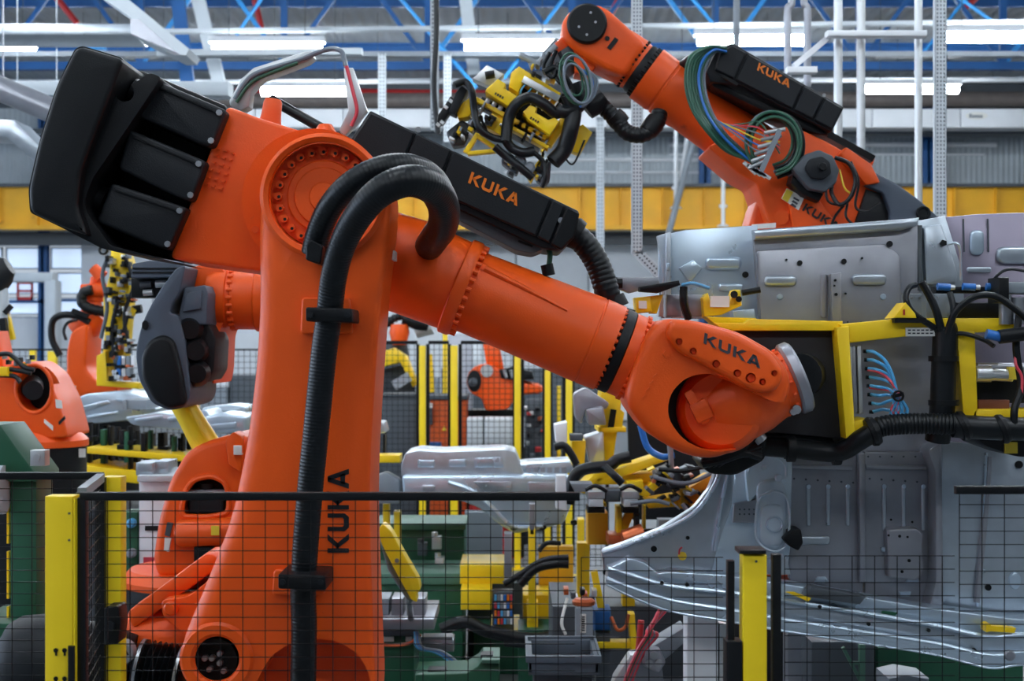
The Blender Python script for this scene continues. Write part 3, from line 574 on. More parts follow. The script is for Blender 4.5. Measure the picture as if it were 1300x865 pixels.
B().pr([(1134, 404), (1150, 384), (1162, 398), (1164, 404)], 4.88, 5.0, .004).o('warning_wedge', 'yellow', G)
B().pr([(1147, 393), (1149, 393), (1149, 400), (1147, 400)], 4.875, 4.88).o('warning_mark', 'red', G)
B().box(1136, 1176, 404, 410, 4.885, 4.93).o('wedge_foot', 'black', G)
B().box(1150, 1188, 416, 427, 4.915, 4.922).o('type_plate', 'label_w', G)
b = B(); random.seed(2)
for r_ in range(2):
    for c_ in range(6): b.box(1153+c_*5.6, 1156.5+c_*5.6, 418.5+r_*4, 420.2+r_*4, 4.912, 4.915)
b.o('plate_print', 'ink_g', G, kind='stuff')
# valve strips with coloured tubes
for x in (1076, 1081, 1088): B().pr([(x, 440), (x+5, 439), (x+8, 524), (x+3, 526)], 4.95, 5.06, .003).o('valve_strip', 'alu' if x != 1081 else 'steel_d', G)
ports = []
for i in range(8):
    y = 446+i*11; x = 1096+i*1.1; ports.append((x, y)); B().cy((x, y, 4.95), (x+5, y+.5, 4.95), .006, n=8).o('tube_fitting', 'black', G)
b1 = [(i, 'hosesky') for i in range(8)]+[(i, 'hosered') for i in (2, 4)]
for k, (i, c_) in enumerate(b1):
    x, y = ports[i]; o_ = 2 if c_ == 'hosered' else 0; j = (k % 4)*2.2
    if i < 7: B().hose([(x+4, y+o_, 4.95), (x+14, y+1.5+o_, 4.92-.01*(k % 3)), (1124+j*.5, y+(503-y)*.22+o_, 4.91), (1134+j*.5, y+(503-y)*.6, 4.9), (1139+(k % 5-2)*1.2, 503, 4.9), (1132+j*3, 522, 4.9), (1126+k*2.6, 536, 4.91)], .0052, 7).o('air_tube', c_, G)
    else: B().hose([(x+4, y, 4.95), (x+16, y-3, 4.93), (1130, 521, 4.92), (1138, 516, 4.91)], .0052, 7).o('air_tube', c_, G)
B().ring(1140, 503, 4.88, .018, .012, .01, 16, .002).bar((1132, 504, 4.885), (1147, 500, 4.885), .01, .012).o('cable_tie', 'black', G)
# black hoses of the gripper
B().hose([(1190, 560, 4.95), (1196, 520, 4.93), (1198, 470, 4.93), (1200, 425, 4.93), (1198, 415, 4.93)], px(16, 4.93), 16).o('vertical_hose', 'rubber', G)
for y in (452, 508): B().lathe((1198, y, 4.93), (1198, y+7, 4.93), [(0, px(19, 4.93)), (1, px(19, 4.93))], 20).o('hose_band', 'black', G)
B().hose([(960, 566, 5.0), (1010, 570, 4.98), (1062, 574, 4.95), (1090, 560, 4.9), (1112, 546, 4.88)], px(13, 4.92), 14).o('lower_hose', 'rubber', G)
for x, y in ((1004, 570), (1062, 574)): B().lathe((x-5, y, 4.965), (x+5, y, 4.965), [(0, px(17, 4.95)), (1, px(17, 4.95))], 20).o('hose_band', 'black', G)
B().hose([(1106, 548, 4.88), (1122, 541, 4.88), (1160, 538, 4.88), (1215, 539, 4.88)], px(13, 4.88), 16, .0016, .012).o('corrugated_hose', 'rubber', G)
B().hose([(1210, 541, 4.88), (1260, 544, 4.88), (1330, 546, 4.88)], px(15, 4.88), 16).o('lower_hose', 'rubber', G)
for x, y in ((1108, 548), (1222, 541), (1272, 545)): B().lathe((x-5, y+2, 4.88), (x+5, y-2, 4.88), [(0, px(18, 4.88)), (.5, px(20, 4.88)), (1, px(18, 4.88))], 20).o('hose_band', 'black', G)
B().pr([(1232, 545), (1330, 550), (1330, 582), (1290, 580), (1250, 566)], 4.95, 5.2, .02, 2, r=6).o('hose_shroud', 'black', G)
B().box(1276, 1292, 562, 576, 4.94, 4.95).o('yellow_tag', 'label_y', G)
B().pr([(955, 550), (1078, 556), (1076, 566), (1056, 580), (960, 572)], 5.0, 5.2, .01).o('underside_channel', 'black', G)
B().hose([(1192, 420, 4.92), (1160, 398, 4.9), (1150, 380, 4.9), (1154, 366, 4.92), (1162, 362, 4.95)], px(4, 4.9), 9).o('thin_hose', 'rubber', G)
B().hose([(1196, 424, 4.91), (1190, 400, 4.9), (1182, 380, 4.9), (1170, 358, 4.9)], px(5, 4.9), 9).o('thin_hose', 'rubber', G)
B().hose([(1202, 424, 4.9), (1212, 398, 4.88), (1235, 378, 4.86), (1262, 376, 4.86), (1288, 392, 4.86), (1320, 420, 4.86)], px(4.5, 4.86), 10).o('thin_hose', 'rubber', G)
B().hose([(1204, 424, 4.92), (1225, 424, 4.9), (1250, 432, 4.9), (1262, 440, 4.88)], px(3, 4.9), 8).o('thin_hose', 'rubber', G)
B().hose([(1198, 420, 4.93), (1208, 410, 4.92), (1210, 390, 4.92), (1206, 372, 4.94)], px(4, 4.9), 8).o('thin_hose', 'rubber', G)
for x in (1154, 1186): B().box(x, x+(17 if x == 1154 else 22), 373, 404, 4.96, 5.06, .006).o('valve_block', 'grey', G)
b = B()
for x in (1158, 1168, 1190, 1204):
    for y in (378, 399): b.disc(x, y, 4.96, .004, .004, 8)
b.o('block_screw', 'bolt', G)
B().box(1188, 1258, 364, 372, 4.98, 5.04, .004).o('sensor_bar', 'black', G)
for x in (1190, 1222, 1252): B().cy((x, 364, 4.97), (x+16, 365, 4.97), .012, n=10).o('sensor_plug', 'hoseblue', G); B().cy((x+16, 365, 4.97), (x+22, 365, 4.97), .008, n=8).o('sensor_plug', 'alu', G)
B().cy((1270, 428, 4.85), (1252, 424, 4.85), .016, n=10).o('sensor_plug', 'hoseblue', G); B().cy((1268, 428, 4.85), (1330, 420, 4.85), .022, n=12).o('sensor_body', 'black', G)
B().box(1274, 1330, 358, 373, 4.9, 5.0, .008).o('air_cylinder', 'grey', G); B().box(1268, 1282, 352, 384, 4.88, 5.0, .008).o('cylinder_end', 'black', G)
B().cy((1276, 375, 4.92), (1276, 412, 4.92), .02, n=12).o('guide_pin', 'bolt', G); B().cy((1292, 378, 4.92), (1292, 412, 4.92), .02, n=12).o('guide_pin', 'bolt', G)
B().cy((1240, 467, 4.98), (1330, 467, 4.98), .016, n=12).o('air_cylinder', 'steel_d', G); B().cy((1240, 475, 4.96), (1285, 477, 4.96), .02, n=12).cy((1238, 475, 4.96), (1258, 475, 4.96), .026, n=12).o('air_fitting', 'alu', G)
B().box(1240, 1310, 480, 512, 5.02, 5.1).o('cylinder_cover', 'black', G); B().box(1281, 1296, 466, 482, 4.94, 4.98).o('yellow_tag', 'label_y', G)
B().box(1242, 1282, 508, 522, 4.98, 5.06, .004).o('rust_block', mat('rust_brown', (120, 66, 44), .6), G)
B().hose([(1294, 398, 4.9), (1290, 440, 4.88), (1296, 490, 4.88), (1288, 520, 4.86), (1288, 546, 4.86)], px(5, 4.88), 8).o('thin_hose', 'rubber', G)
B().hose([(1293, 430, 4.9), (1289, 460, 4.87), (1297, 478, 4.87), (1297, 500, 4.87)], px(2, 4.88), 7).o('air_tube', 'hosered', G)
B().hose([(1258, 364, 4.97), (1266, 350, 4.95), (1282, 342, 4.95), (1310, 346, 4.95)], px(2, 4.95), 7).o('air_tube', 'rubber', G)
for x in (1250, 1215): B().box(x, x+40, 384, 404, 5.08, 5.2, .01).o('clamp_base', 'black', G)
# clamps at the left end, above the wrist
B().pr([(892, 378), (899, 372), (904, 390), (926, 384), (932, 368), (940, 368), (942, 388), (916, 400), (894, 402)], 5.0, 5.1, .004).o('clamp_jaw', 'yellow', G)
B().box(902, 926, 376, 390, 4.99, 5.0).o('white_tag', 'label_w', G)
B().pr([(806, 378), (826, 376), (828, 396), (808, 398)], 5.0, 5.1, .006).o('clamp_body', 'yellow', G); B().box(811, 821, 382, 392, 4.995, 5.0).o('white_tag', 'label_w', G)
B().pr([(826, 376), (842, 374), (834, 398), (826, 398)], 5.02, 5.1, .004).o('clamp_arm', 'yellow', G)
B().box(846, 866, 374, 402, 5.06, 5.16, .006).o('mounting_block', 'steel_d', G); B().box(874, 892, 374, 402, 5.06, 5.16, .006).o('mounting_block', 'steel_d', G)
B().pr([(784, 352), (836, 352), (838, 362), (800, 372), (784, 366)], 5.05, 5.12, .004).o('clamp_bracket', 'steel_d', G)
B().pr([(812, 364), (862, 356), (864, 362), (836, 372), (812, 370)], 4.98, 5.04, .004).o('clamp_lever', 'black', G)
B().cy((779, 360, 5.06), (790, 360, 5.06), .02, n=8).o('clamp_pivot', 'black', G)
B().hose([(868, 364, 4.98), (868, 385, 4.98), (874, 405, 5.0)], px(5, 5), 8).o('thin_hose', 'rubber', G)
B().hose([(866, 362, 4.98), (880, 360, 4.96), (900, 366, 4.98)], px(2.5, 5), 7).o('air_tube', 'hosesky', G)
B().hose([(790, 384, 5.05), (776, 374, 5.0), (790, 390, 5.0), (806, 396, 5.0)], px(2, 5), 7).o('thin_hose', 'rubber', G)
B().pr([(896, 402), (960, 404), (958, 412), (908, 412)], 4.98, 5.1, .004).o('rail_end', 'yellow', G)
B().cy((932, 374, 5.02), (932, 374, 4.98), .012, n=10).cy((938, 380, 5.02), (938, 380, 4.98), .01, n=10).cy((942, 372, 5.04), (965, 368, 5.04), .01, n=8).o('clamp_pivot', 'black', G)
# ---------------------------------------------------------------- car floor held by the gripper
B().pr([(886, 584), (930, 566), (974, 552), (972, 584), (934, 604), (900, 602)], 4.92, 5.15, .02, 3, r=8).o('cable_shroud', 'black', G)
for k in range(4): B().hose([(892+k*6, 590, 4.9), (920+k*6, 584-k*3, 4.89), (966, 566+k*5, 4.9)], .012, 8).o('thin_hose', 'rubber', G)
K = thing('car_underbody', 'silver pressed car floor held upright by the black and yellow gripper', 'car part', P(1090, 780, 5.45))
def slot(x0, y0, x1, y1, Y, m='steel', p=None, h=.012, name='pressed_bead'):
    r = min(x1-x0, y1-y0)/2; return B().pr([(x0, y0), (x1, y0), (x1, y1), (x0, y1)], Y-h, Y+.001, min(h*.8, px(r*.5, Y)), 3, r=r).o(name, m, p or K)
# upper pressings
pa = B().pr([(836, 300), (870, 292), (962, 286), (962, 406), (840, 404), (836, 360)], 5.34, 5.37, .004).o('left_pressing', 'steel_b', K)
B().pr([(845, 296), (852, 294), (852, 404), (845, 404)], 5.3, 5.34, .004).o('pressing_flange', 'steel', pa)
B().pr([(862, 340), (880, 330), (892, 340), (876, 360)], 5.325, 5.345, .006).o('pressed_ramp', 'steel_b', pa)
slot(896, 326, 942, 342, 5.34, 'steel_b', pa, .02); slot(912, 360, 944, 370, 5.34, 'steel_b', pa)
for x, y in ((946, 349), (848, 352)): B().disc(x, y, 5.34, px(4, 5.3), .01, 12).o('locating_hole', 'black', pa)
slot(846, 334, 851, 344, 5.3, 'steel_b', pa, .006)
B().pr([(930, 395), (958, 392), (960, 412), (934, 412)], 5.2, 5.3, .004).o('pressing_tab', 'steel_b', pa)
B().pr([(834, 300), (846, 296), (846, 402), (836, 402), (842, 350)], 5.33, 5.36, .003).o('edge_strip', 'steel', pa)
pb = B().pr([(956, 294), (1150, 280), (1166, 276), (1168, 400), (1150, 412), (964, 412)], 5.26, 5.29, .004).o('centre_pressing', 'steel_d', K)
B().pr([(956, 292), (1150, 278), (1168, 276), (1166, 286), (1146, 292), (958, 304)], 5.22, 5.27, .012, 3).o('top_roll', 'steel', pb)
B().pr([(960, 318), (1126, 310), (1144, 326), (1144, 412), (966, 412)], 5.245, 5.262, .006, 2, r=6).o('raised_field', 'steel_d', pb)
slot(971, 350, 1012, 363, 5.245, 'steel', pb, .016); slot(1082, 348, 1126, 362, 5.245, 'steel', pb, .016)
slot(1042, 347, 1050, 404, 5.245, 'steel_d', pb, .008)
B().pr([(1055, 348), (1068, 346), (1068, 412), (1057, 412)], 5.18, 5.25, .003).o('stiffener_channel', 'steel_d', pb)
b = B()
for x, y, r in ((1015, 334, 3.4), (1071, 332, 3.4), (1129, 310, 4), (998, 330, 1.4), (1094, 328, 1.4), (1060, 356, 1.6), (1061, 374, 2), (1073, 373, 1.4), (1059, 363, 1.2)): b.disc(x, y, 5.244 if x < 1050 or x > 1070 else 5.18, px(r, 5.2), .008, 12)
b.o('rubber_plug', 'black', pb)
b = B()
for x in range(974, 1140, 17): b.disc(x, 409, 5.244, px(1.2, 5.2), .003, 8)
b.o('spot_weld', 'grey_d', pb)
for x, y in ((990, 377), (1121, 377)): B().disc(x, y, 5.245, px(4, 5.2), .004, 16, .002).o('drain_dimple', 'steel_b', pb)
B().pr([(948, 404), (1215, 404), (1215, 580), (940, 580)], 5.38, 5.41, .004).o('middle_pressing', 'steel_d', K)
pc = B().pr([(1146, 284), (1200, 274), (1222, 345), (1226, 410), (1146, 410)], 5.3, 5.33, .004).o('corner_pressing', 'steel', K)
B().pr([(1164, 286), (1171, 286), (1171, 370), (1164, 370)], 5.26, 5.3, .002).o('dark_joint', 'grey_d', pc)
B().pr([(1172, 288), (1196, 284), (1216, 348), (1214, 360), (1176, 362)], 5.27, 5.3, .008, 2, r=3).o('raised_field', 'steel', pc)
B().disc(1197, 309, 5.27, px(4.5, 5.2), .012, 5).o('rubber_plug', 'black', pc)
B().hose([(1154, 370, 5.28), (1154, 330, 5.27), (1157, 318, 5.27), (1162, 316, 5.28)], px(1.5, 5.2), 6).o('weld_seam', 'steel_b', pc)
B().hose([(1204, 310, 5.27), (1214, 309, 5.26), (1219, 318, 5.26), (1220, 356, 5.27)], px(1.8, 5.2), 6).o('weld_seam', 'steel_b', pc)
pd = B().pr([(1196, 276), (1240, 272), (1420, 266), (1420, 640), (1200, 640), (1222, 345)], 5.34, 5.37, .004).o('right_pressing', 'purple', K)
slot(1232, 292, 1250, 324, 5.34, 'steel_b', pd, .016); slot(1266, 313, 1330, 335, 5.34, 'steel', pd, .02); slot(1228, 339, 1259, 346, 5.34, 'steel', pd, .01)
for x in (1223, 1254): B().bar((x, 278, 5.335), (x+1, 320, 5.335), .004, .006).o('pressed_groove', 'grey_d', pd)
# lower pressings
pl = B().pr([(912, 562), (1006, 572), (1004, 690), (1000, 730), (905, 730), (900, 690), (918, 660), (934, 600)], 5.34, 5.38, .006).o('bright_wing_pressing', 'steel_w', K)
B().pr([(952, 572), (1000, 574), (1000, 608), (975, 612), (950, 640), (946, 600)], 5.31, 5.345, .01, 3, r=6).o('raised_field', 'steel_w', pl)
B().pr([(960, 612), (990, 606), (1000, 625), (998, 690), (985, 702), (962, 688)], 5.3, 5.345, .012, 3, r=12).o('raised_field', 'steel_w', pl)
slot(965, 640, 996, 694, 5.305, 'steel_w', pl, .012)
oc_ = [(966, 630), (984, 624), (1000, 636), (1001, 684), (988, 700), (970, 696), (960, 680), (961, 644)]
B().hose([(x, y, 5.295) for x, y in oc_+oc_[:1]], px(1.8, 5.3), 7).o('weld_seam', 'steel_w', pl)
B().hose([(950, 600, 5.305), (956, 585, 5.305), (980, 580, 5.305), (996, 590, 5.305), (998, 606, 5.305)], px(1.5, 5.3), 7).o('weld_seam', 'steel_w', pl)
B().disc(988, 607, 5.31, px(5, 5.3), .012, 16, .004).o('pressed_boss', 'steel_w', pl); B().disc(970, 594, 5.31, px(4, 5.3), .01, 16, .004).o('pressed_boss', 'steel_w', pl)
B().ring(983, 666, 5.293, px(11, 5.3), px(8.5, 5.3), .01, 28, .003).o('pressed_ring', 'steel_b', pl)
B().pr([(932, 640), (962, 634), (958, 664), (930, 664)], 5.31, 5.34, .004).o('drilled_plate', 'steel_d', pl)
b = B()
for i in range(4):
    for j in range(2): b.disc(939+i*6, 647+j*6, 5.31, px(1.2, 5.3), .003, 8)
for x, y in ((974, 579), (984, 581), (996, 582)): b.disc(x, y, 5.31, px(1.2, 5.3), .003, 8)
b.o('drilled_hole', 'grey_d', pl, kind='stuff')
for i, (x0, x1) in enumerate(((1002, 1096), (1098, 1190))):
    pp = B().pr([(x0, 574), (x1, 574), (x1, 775 if i else 758), (x0+8, 745+i*16), (x0, 735+i*20)], 5.36, 5.4, .006, 2).o('floor_pressing', 'steel_d', K)
    B().pr([(x0+2, 590), (x1-14, 592), (x1-14, 597), (x0+2, 595)], 5.345, 5.36, .003).o('cross_step', 'steel_d', pp)
    for k, x in enumerate(range(x0+22, x1-12, 25)):
        slot(x, 616, x+5, 668+i*6, 5.36, 'steel', pp, .006, 'pressed_rib'); B().disc(x+2.5, 618, 5.352, px(3, 5.3), .004, 10, .002).o('rib_end', 'steel_b', pp)
    b = B()
    for k, x in enumerate(range(x0+4, x1-10, 15)): b.disc(x, 580, 5.36, px(1.3, 5.3), .003, 8); b.disc(x+2, 608+k, 5.36, px(1.4, 5.3), .003, 8)
    b.o('spot_weld', 'grey_d', pp, kind='stuff')
    B().pr([(x0+36+i*20, 733), (x0+46+i*20, 733), (x0+52+i*20, 740), (x0+32+i*20, 740)], 5.35, 5.362, .003).o('pressed_tab', 'steel_b', pp)
B().pr([(1090, 576), (1099, 576), (1099, 740), (1092, 740)], 5.33, 5.37, .006).o('centre_ridge', 'steel_d', K)
slot(1015, 681, 1054, 692, 5.36, 'steel', None, .012)
B().pr([(993, 684), (1008, 672), (1017, 672), (1020, 690), (1014, 700), (1002, 694)], 5.26, 5.36, .01, 2, r=3).o('rubber_buffer', 'black', K)
B().pr([(1126, 672), (1164, 670), (1174, 680), (1172, 692), (1174, 726), (1164, 738), (1128, 734)], 5.31, 5.37, .012, 3, r=4).o('raised_box', 'steel_d', K)
b = B()
for x, y, r in ((1142, 681, 2), (1152, 682, 1.5), (1128, 680, 1.5), (1154, 712, 2.2), (1145, 726, 2), (1131, 660, 1.5), (1146, 661, 1.5), (1158, 663, 1.5)): b.disc(x, y, 5.31 if y > 670 else 5.36, px(r, 5.3), .003, 10)
b.o('drilled_hole', 'black', K, kind='stuff')
for x, y in ((1036, 735), (1142, 752), (1118, 695)): B().pr([(x, y), (x+15, y), (x+13, y+6), (x+2, y+6)], 5.345, 5.362, .003).o('pressed_tab', 'steel_b', K)
pt = B().pr([(1178, 572), (1196, 560), (1198, 772), (1180, 772), (1188, 740), (1188, 600)], 5.26, 5.4, .012, 2, r=6).o('tunnel_edge', 'steel_d', K)
B().pr([(1195, 560), (1420, 580), (1420, 790), (1195, 775)], 5.3, 5.34, .006).o('tunnel_wall', 'steel', K)
B().hose([(1252, 575, 5.3), (1250, 620, 5.29), (1246, 700, 5.29), (1240, 770, 5.3)], px(2, 5.3), 6).o('weld_seam', 'steel_b', K)
B().hose([(1256, 580, 5.3), (1252, 640, 5.29), (1240, 765, 5.28)], px(4, 5.3), 6).o('pressed_crease', 'steel_d', K)
for x, y, r in ((1254, 746, 4), (1293, 590, 5), (1288, 738, 4)): B().disc(x, y, 5.3, px(r, 5.3), .008, 12).o('rubber_plug', 'black', K)
B().pr(circ(1289, 738, 8, 16, 11), 5.29, 5.31, .006).o('pressed_boss', 'steel_b', K)
# big arch and sills
B().pr([(763, 699), (790, 690), (840, 670), (880, 645), (900, 620), (912, 585), (934, 582), (930, 640), (910, 700), (900, 745), (870, 738), (800, 740), (768, 730)], 5.25, 5.3, .008, 2, r=6).o('wheel_arch', 'steel', K)
B().hose([(765, 702, 5.25), (800, 690, 5.24), (850, 670, 5.24), (885, 648, 5.24), (908, 615, 5.24), (918, 585, 5.25)], px(3, 5.25), 8).o('arch_flange', 'steel_b', K)
B().hose([(908, 700, 5.24), (914, 650, 5.24), (924, 600, 5.24)], px(2.5, 5.25), 8).o('arch_flange', 'steel_b', K)
b = B()
for x, y, r in ((830, 697, 4), (873, 683, 2.5), (768, 727, 3), (813, 715, 3), (851, 724, 3)): b.disc(x, y, 5.25, px(r, 5.2), .006, 10)
b.o('drilled_hole', 'black', K, kind='stuff')
B().disc(866, 706, 5.25, px(5.5, 5.2), .01, 14).o('yellow_plug', 'label_y', K)
B().hose([(862, 704, 5.24), (863, 698, 5.235), (866, 695, 5.235)], .003, 6).o('plug_lead', 'hosered', K)
SILL = [[(786, 716), (800, 709), (818, 714), (836, 728), (850, 726), (920, 730), (1000, 742), (1180, 772), (1290, 786), (1420, 790)],
        [(772, 722), (800, 730), (850, 744), (920, 752), (1000, 763), (1180, 793), (1250, 808), (1300, 806), (1420, 804)],
        [(770, 735), (800, 746), (850, 762), (920, 774), (1000, 788), (1180, 816), (1255, 832), (1300, 828), (1420, 824)],
        [(770, 742), (800, 757), (850, 776), (920, 788), (1000, 802), (1180, 830), (1255, 848), (1300, 844), (1420, 840)]]
for k, (Ya, Yb, m_) in enumerate(((5.16, 5.28, 'steel_b'), (5.13, 5.22, 'steel'), (5.1, 5.16, 'steel_b'))):
    B().pr(SILL[k]+SILL[k+1][::-1], Ya, Yb, .006, 2).o('sill_beam' if k < 2 else 'lower_sill', m_, K)
for k, r_ in ((1, 3.2), (2, 3.2), (3, 1.8)): B().hose([(x, y, 5.12-.015*(k > 1)) for x, y in SILL[k]], px(r_, 5.1), 8).o('sill_flange', 'steel_b', K)
B().pr([(1030, 745), (1100, 758), (1092, 768), (1022, 758)], 5.08, 5.15, .004).o('sill_window', 'grey_d', K)
B().pr([(998, 752), (1008, 752), (1030, 760), (1026, 764)], 5.07, 5.08).o('sill_paint_mark', 'yellow', K)
B().pr([(1120, 776), (1140, 778), (1136, 783), (1118, 781)], 5.135, 5.14).o('sill_slot', 'green', K)
B().pr([(1252, 794), (1258, 793), (1258, 802), (1252, 803)], 5.08, 5.14).o('sill_paint_mark', 'yellow', K); B().pr([(1258, 795), (1290, 798), (1288, 804), (1258, 802)], 5.1, 5.14).o('sill_paint_mark', 'yellow', K)
b = B()
for x, y in ((1082, 810), (1178, 800), (1236, 825), (872, 742), (840, 740), (1040, 770), (1102, 792)): b.disc(x, y, 5.12, px(2.5, 5.1), .012, 10)
b.o('drilled_hole', 'black', K, kind='stuff')
B().disc(1281, 832, 5.1, px(7, 5.1), .015, 16, .004).disc(1281, 832, 5.085, px(4, 5.1), .004, 12).o('sill_boss', 'steel_d', K)
B().pr([(978, 712), (1000, 708), (1004, 730), (980, 732)], 5.15, 5.25, .006).o('sill_bracket', 'steel', K)
# support under the car floor
st = thing('body_stand', 'white support column under the silver car floor', 'stand', Vector((P(898, 0, 5.35).x, 5.4, 0)))
X0, X1 = P(872, 0, 5.3).x, P(912, 0, 5.3).x
B().wbox(X0, X1, 5.3, 5.42, .02, P(0, 782, 5.3).z, .006).o('column', 'white', st); B().wbox(X0-.12, X1+.12, 5.2, 5.55, 0, .02).o('foot_plate', 'grey_d', st)
B().wbox(X1+.004, X1+.03, 5.3, 5.4, .02, P(0, 792, 5.3).z).o('edge_strip', 'alu', st)
B().wbox(P(1000, 0, 5.4).x, P(1018, 0, 5.4).x, 5.4, 5.5, 0, P(0, 790, 5.4).z, .004).o('side_column', 'steel_d', st)
# ---------------------------------------------------------------- rear robot holding the yellow gripper
Y3 = 7.0; r3 = lambda n: px(n, Y3)
R3 = thing('industrial_robot', 'orange robot with green hose bundle, its arm raised above the car floor', 'robot', Vector((P(1000, 0, Y3).x, Y3, 0)))
X3 = P(1000, 0, Y3).x
B().wbox(X3-.5, X3+.5, Y3-.4, Y3+.6, 0, .4, .02).o('pedestal', 'grey_d', R3)
B().lathe(Vector((X3, Y3+.1, .4)), Vector((X3, Y3+.1, 1.0)), [(0, .42), (.7, .38), (.75, .46), (1, .46)], 32).o('base', 'black', R3)
B().pr([(950, 290), (958, 262), (968, 238), (986, 232), (1030, 240), (1020, 300), (1040, 560), (1040, 760), (920, 760), (930, 560)], Y3-.12, Y3+.15, .03, 3, r=8).o('link_arm', 'orange2', R3)
B().pr([(898, 186), (935, 170), (1008, 160), (1050, 180), (1078, 196), (1108, 222), (1140, 250), (1130, 310), (985, 310), (960, 232), (940, 222)], Y3-.25, Y3+.15, .025, 3, r=6).o('upper_arm_housing', 'orange2', R3)
B().pr([(1000, 245), (1030, 240), (1075, 300), (1060, 310), (1010, 310)], Y3-.28, Y3-.22, .01).o('housing_rib', 'orange2', R3)
B().cy((992, 276, Y3-.26), (992, 276, Y3-.2), r3(9), n=16).o('housing_boss', 'orange2', R3)
B().pr([(1066, 196), (1074, 186), (1106, 208), (1118, 232), (1100, 235)], Y3-.32, Y3-.2, .01, 2, r=4).o('housing_lip', 'orange2', R3)
B().lathe((1097, 215, Y3), (1104, 198, Y3), [(0, r3(9)), (1, r3(7))], 14).o('lifting_boss', 'orange2', R3)
B().lathe((1018, 178, Y3), (1030, 155, Y3), [(0, r3(9)), (1, r3(7))], 14).o('lifting_boss', 'orange2', R3)
B().pr([(1086, 222), (1092, 217), (1110, 218), (1140, 234), (1170, 256), (1192, 276), (1210, 330), (1128, 330), (1130, 270), (1122, 245), (1100, 236)], Y3-.3, Y3+.25, .03, 3, r=6).o('counterweight', 'grey_cw', R3)
B().ring(1172, 271, Y3-.3, r3(9), r3(6), .01, 20, .003).disc(1172, 271, Y3-.3, r3(6.5), .002, 16).o('counterweight_eye', 'black', R3)
B().disc(1107, 224, Y3-.3, r3(5), .006, 14).disc(1107, 224, Y3-.306, r3(3), .004, 12).o('counterweight_bolt', 'black', R3)
B().pr([(1100, 240), (1118, 246), (1128, 270), (1128, 300), (1080, 300)], Y3-.27, Y3-.2, .006).o('motor_recess', 'black', R3)
mt = B().pr([(1006, 215), (1022, 196), (1040, 190), (1058, 198), (1066, 216), (1062, 232), (1048, 244), (1028, 240)], Y3-.42, Y3-.24, .015, 2, r=3).o('motor', 'grey_d', R3)
B().pr([(1022, 214), (1028, 202), (1044, 198), (1054, 206), (1056, 220), (1046, 228), (1030, 226)], Y3-.45, Y3-.42, .006, 2, r=3).o('motor_cover', 'char', mt)
B().disc(1044, 212, Y3-.45, r3(5), .02, 14, .004).o('motor_cap', 'black', mt)
B().pr([(1006, 222), (1026, 240), (1046, 246), (1040, 256), (1020, 248), (1004, 232)], Y3-.36, Y3-.24, .008).o('motor_side', 'black', mt)
B().pr([(999, 239), (1021, 251), (1014, 267), (992, 252)], Y3-.285, Y3-.28).o('warning_sticker', 'label_w', R3)
B().pr([(999, 240), (1007, 244), (1000, 257), (993, 252)], Y3-.29, Y3-.285).o('sticker_corner', 'label_y', R3)
b = B()
for i in range(3): b.pr([(1008+i*1-2*i, 250+i*4), (1015-2*i, 254+i*4), (1014-2*i, 256+i*4), (1007-2*i, 252+i*4)], Y3-.29, Y3-.285)
b.o('sticker_print', 'ink_g', R3)
word('KUKA', (1018, 267), (9.2, 5.6), (5.5, -9), Y3-.285, 'ink_k', R3)
B().pr([(955, 285), (985, 283), (985, 289), (955, 291)], Y3-.3, Y3-.28).o('white_sticker', 'label_w', R3)
b3 = B()
b3.hose([(1060, 200, Y3-.4), (1078, 208, Y3-.42), (1086, 228, Y3-.42), (1080, 250, Y3-.42), (1066, 260, Y3-.4), (1056, 246, Y3-.38), (1056, 232, Y3-.36)], r3(2.6), 8)
b3.o('motor_cable', 'rubber', R3)
for q in ([(1080, 205), (1090, 230), (1086, 262), (1100, 268), (1118, 258)], [(1070, 262), (1060, 275), (1054, 290)], [(1076, 258), (1074, 275), (1086, 288)], [(1048, 238), (1052, 256), (1072, 262)]):
    B().hose([(x, y, Y3-.38) for x, y in q], r3(1.6), 7).o('motor_cable', 'rubber', R3)
B().hose([(1066, 216, Y3-.4), (1072, 238, Y3-.42), (1080, 246, Y3-.4)], r3(1.1), 6).o('motor_cable', 'label_y', R3)
# forearm and wrist
def a3(t, s=0, Y=Y3):
    a, b_ = Vector((980, 210)), Vector((816, 90)); d = b_-a; n = Vector((-d.y, d.x)).normalized(); q = a+d*t+n*s; return P(q.x, q.y, Y)
B().lathe(a3(-.1), a3(.97), [(0, r3(36)), (.2, r3(38)), (.45, r3(36)), (.7, r3(36)), (.72, r3(37)), (.86, r3(37)), (.865, r3(36)), (.875, r3(36)), (.88, r3(37)), (1, r3(37))], 44).o('forearm_tube', 'orange2', R3)
B().lathe(a3(.96), a3(1.05), [(0, r3(31)), (.2, r3(34)), (.7, r3(34)), (1, r3(31))], 40).o('wrist_gap_ring', 'black', R3)
b = B(); d = (a3(1)-a3(0)).normalized(); u, v = frame(d)
for i in range(30):
    q = a3(.965)+(u*cos(2*pi*i/30)+v*sin(2*pi*i/30))*r3(33.5); b.cy(q, q+d*.025, r3(2.2), n=6)
    q = a3(1.06)+(u*cos(2*pi*i/30)+v*sin(2*pi*i/30))*r3(33.5); b.cy(q, q+d*.012, r3(1.8), n=6)
b.o('ring_bolt', 'black', R3)
B().lathe(a3(1.035), a3(1.28), [(0, r3(32)), (.2, r3(34)), (.6, r3(33)), (1, r3(30))], 40).o('wrist_neck', 'orange2', R3)
B().pr([(722, 14), (745, 3), (768, 7), (792, 28), (822, 56), (795, 98), (772, 90), (738, 70), (716, 50), (712, 30)], Y3-.13, Y3+.13, .03, 3, r=12).o('wrist_housing', 'orange2', R3)
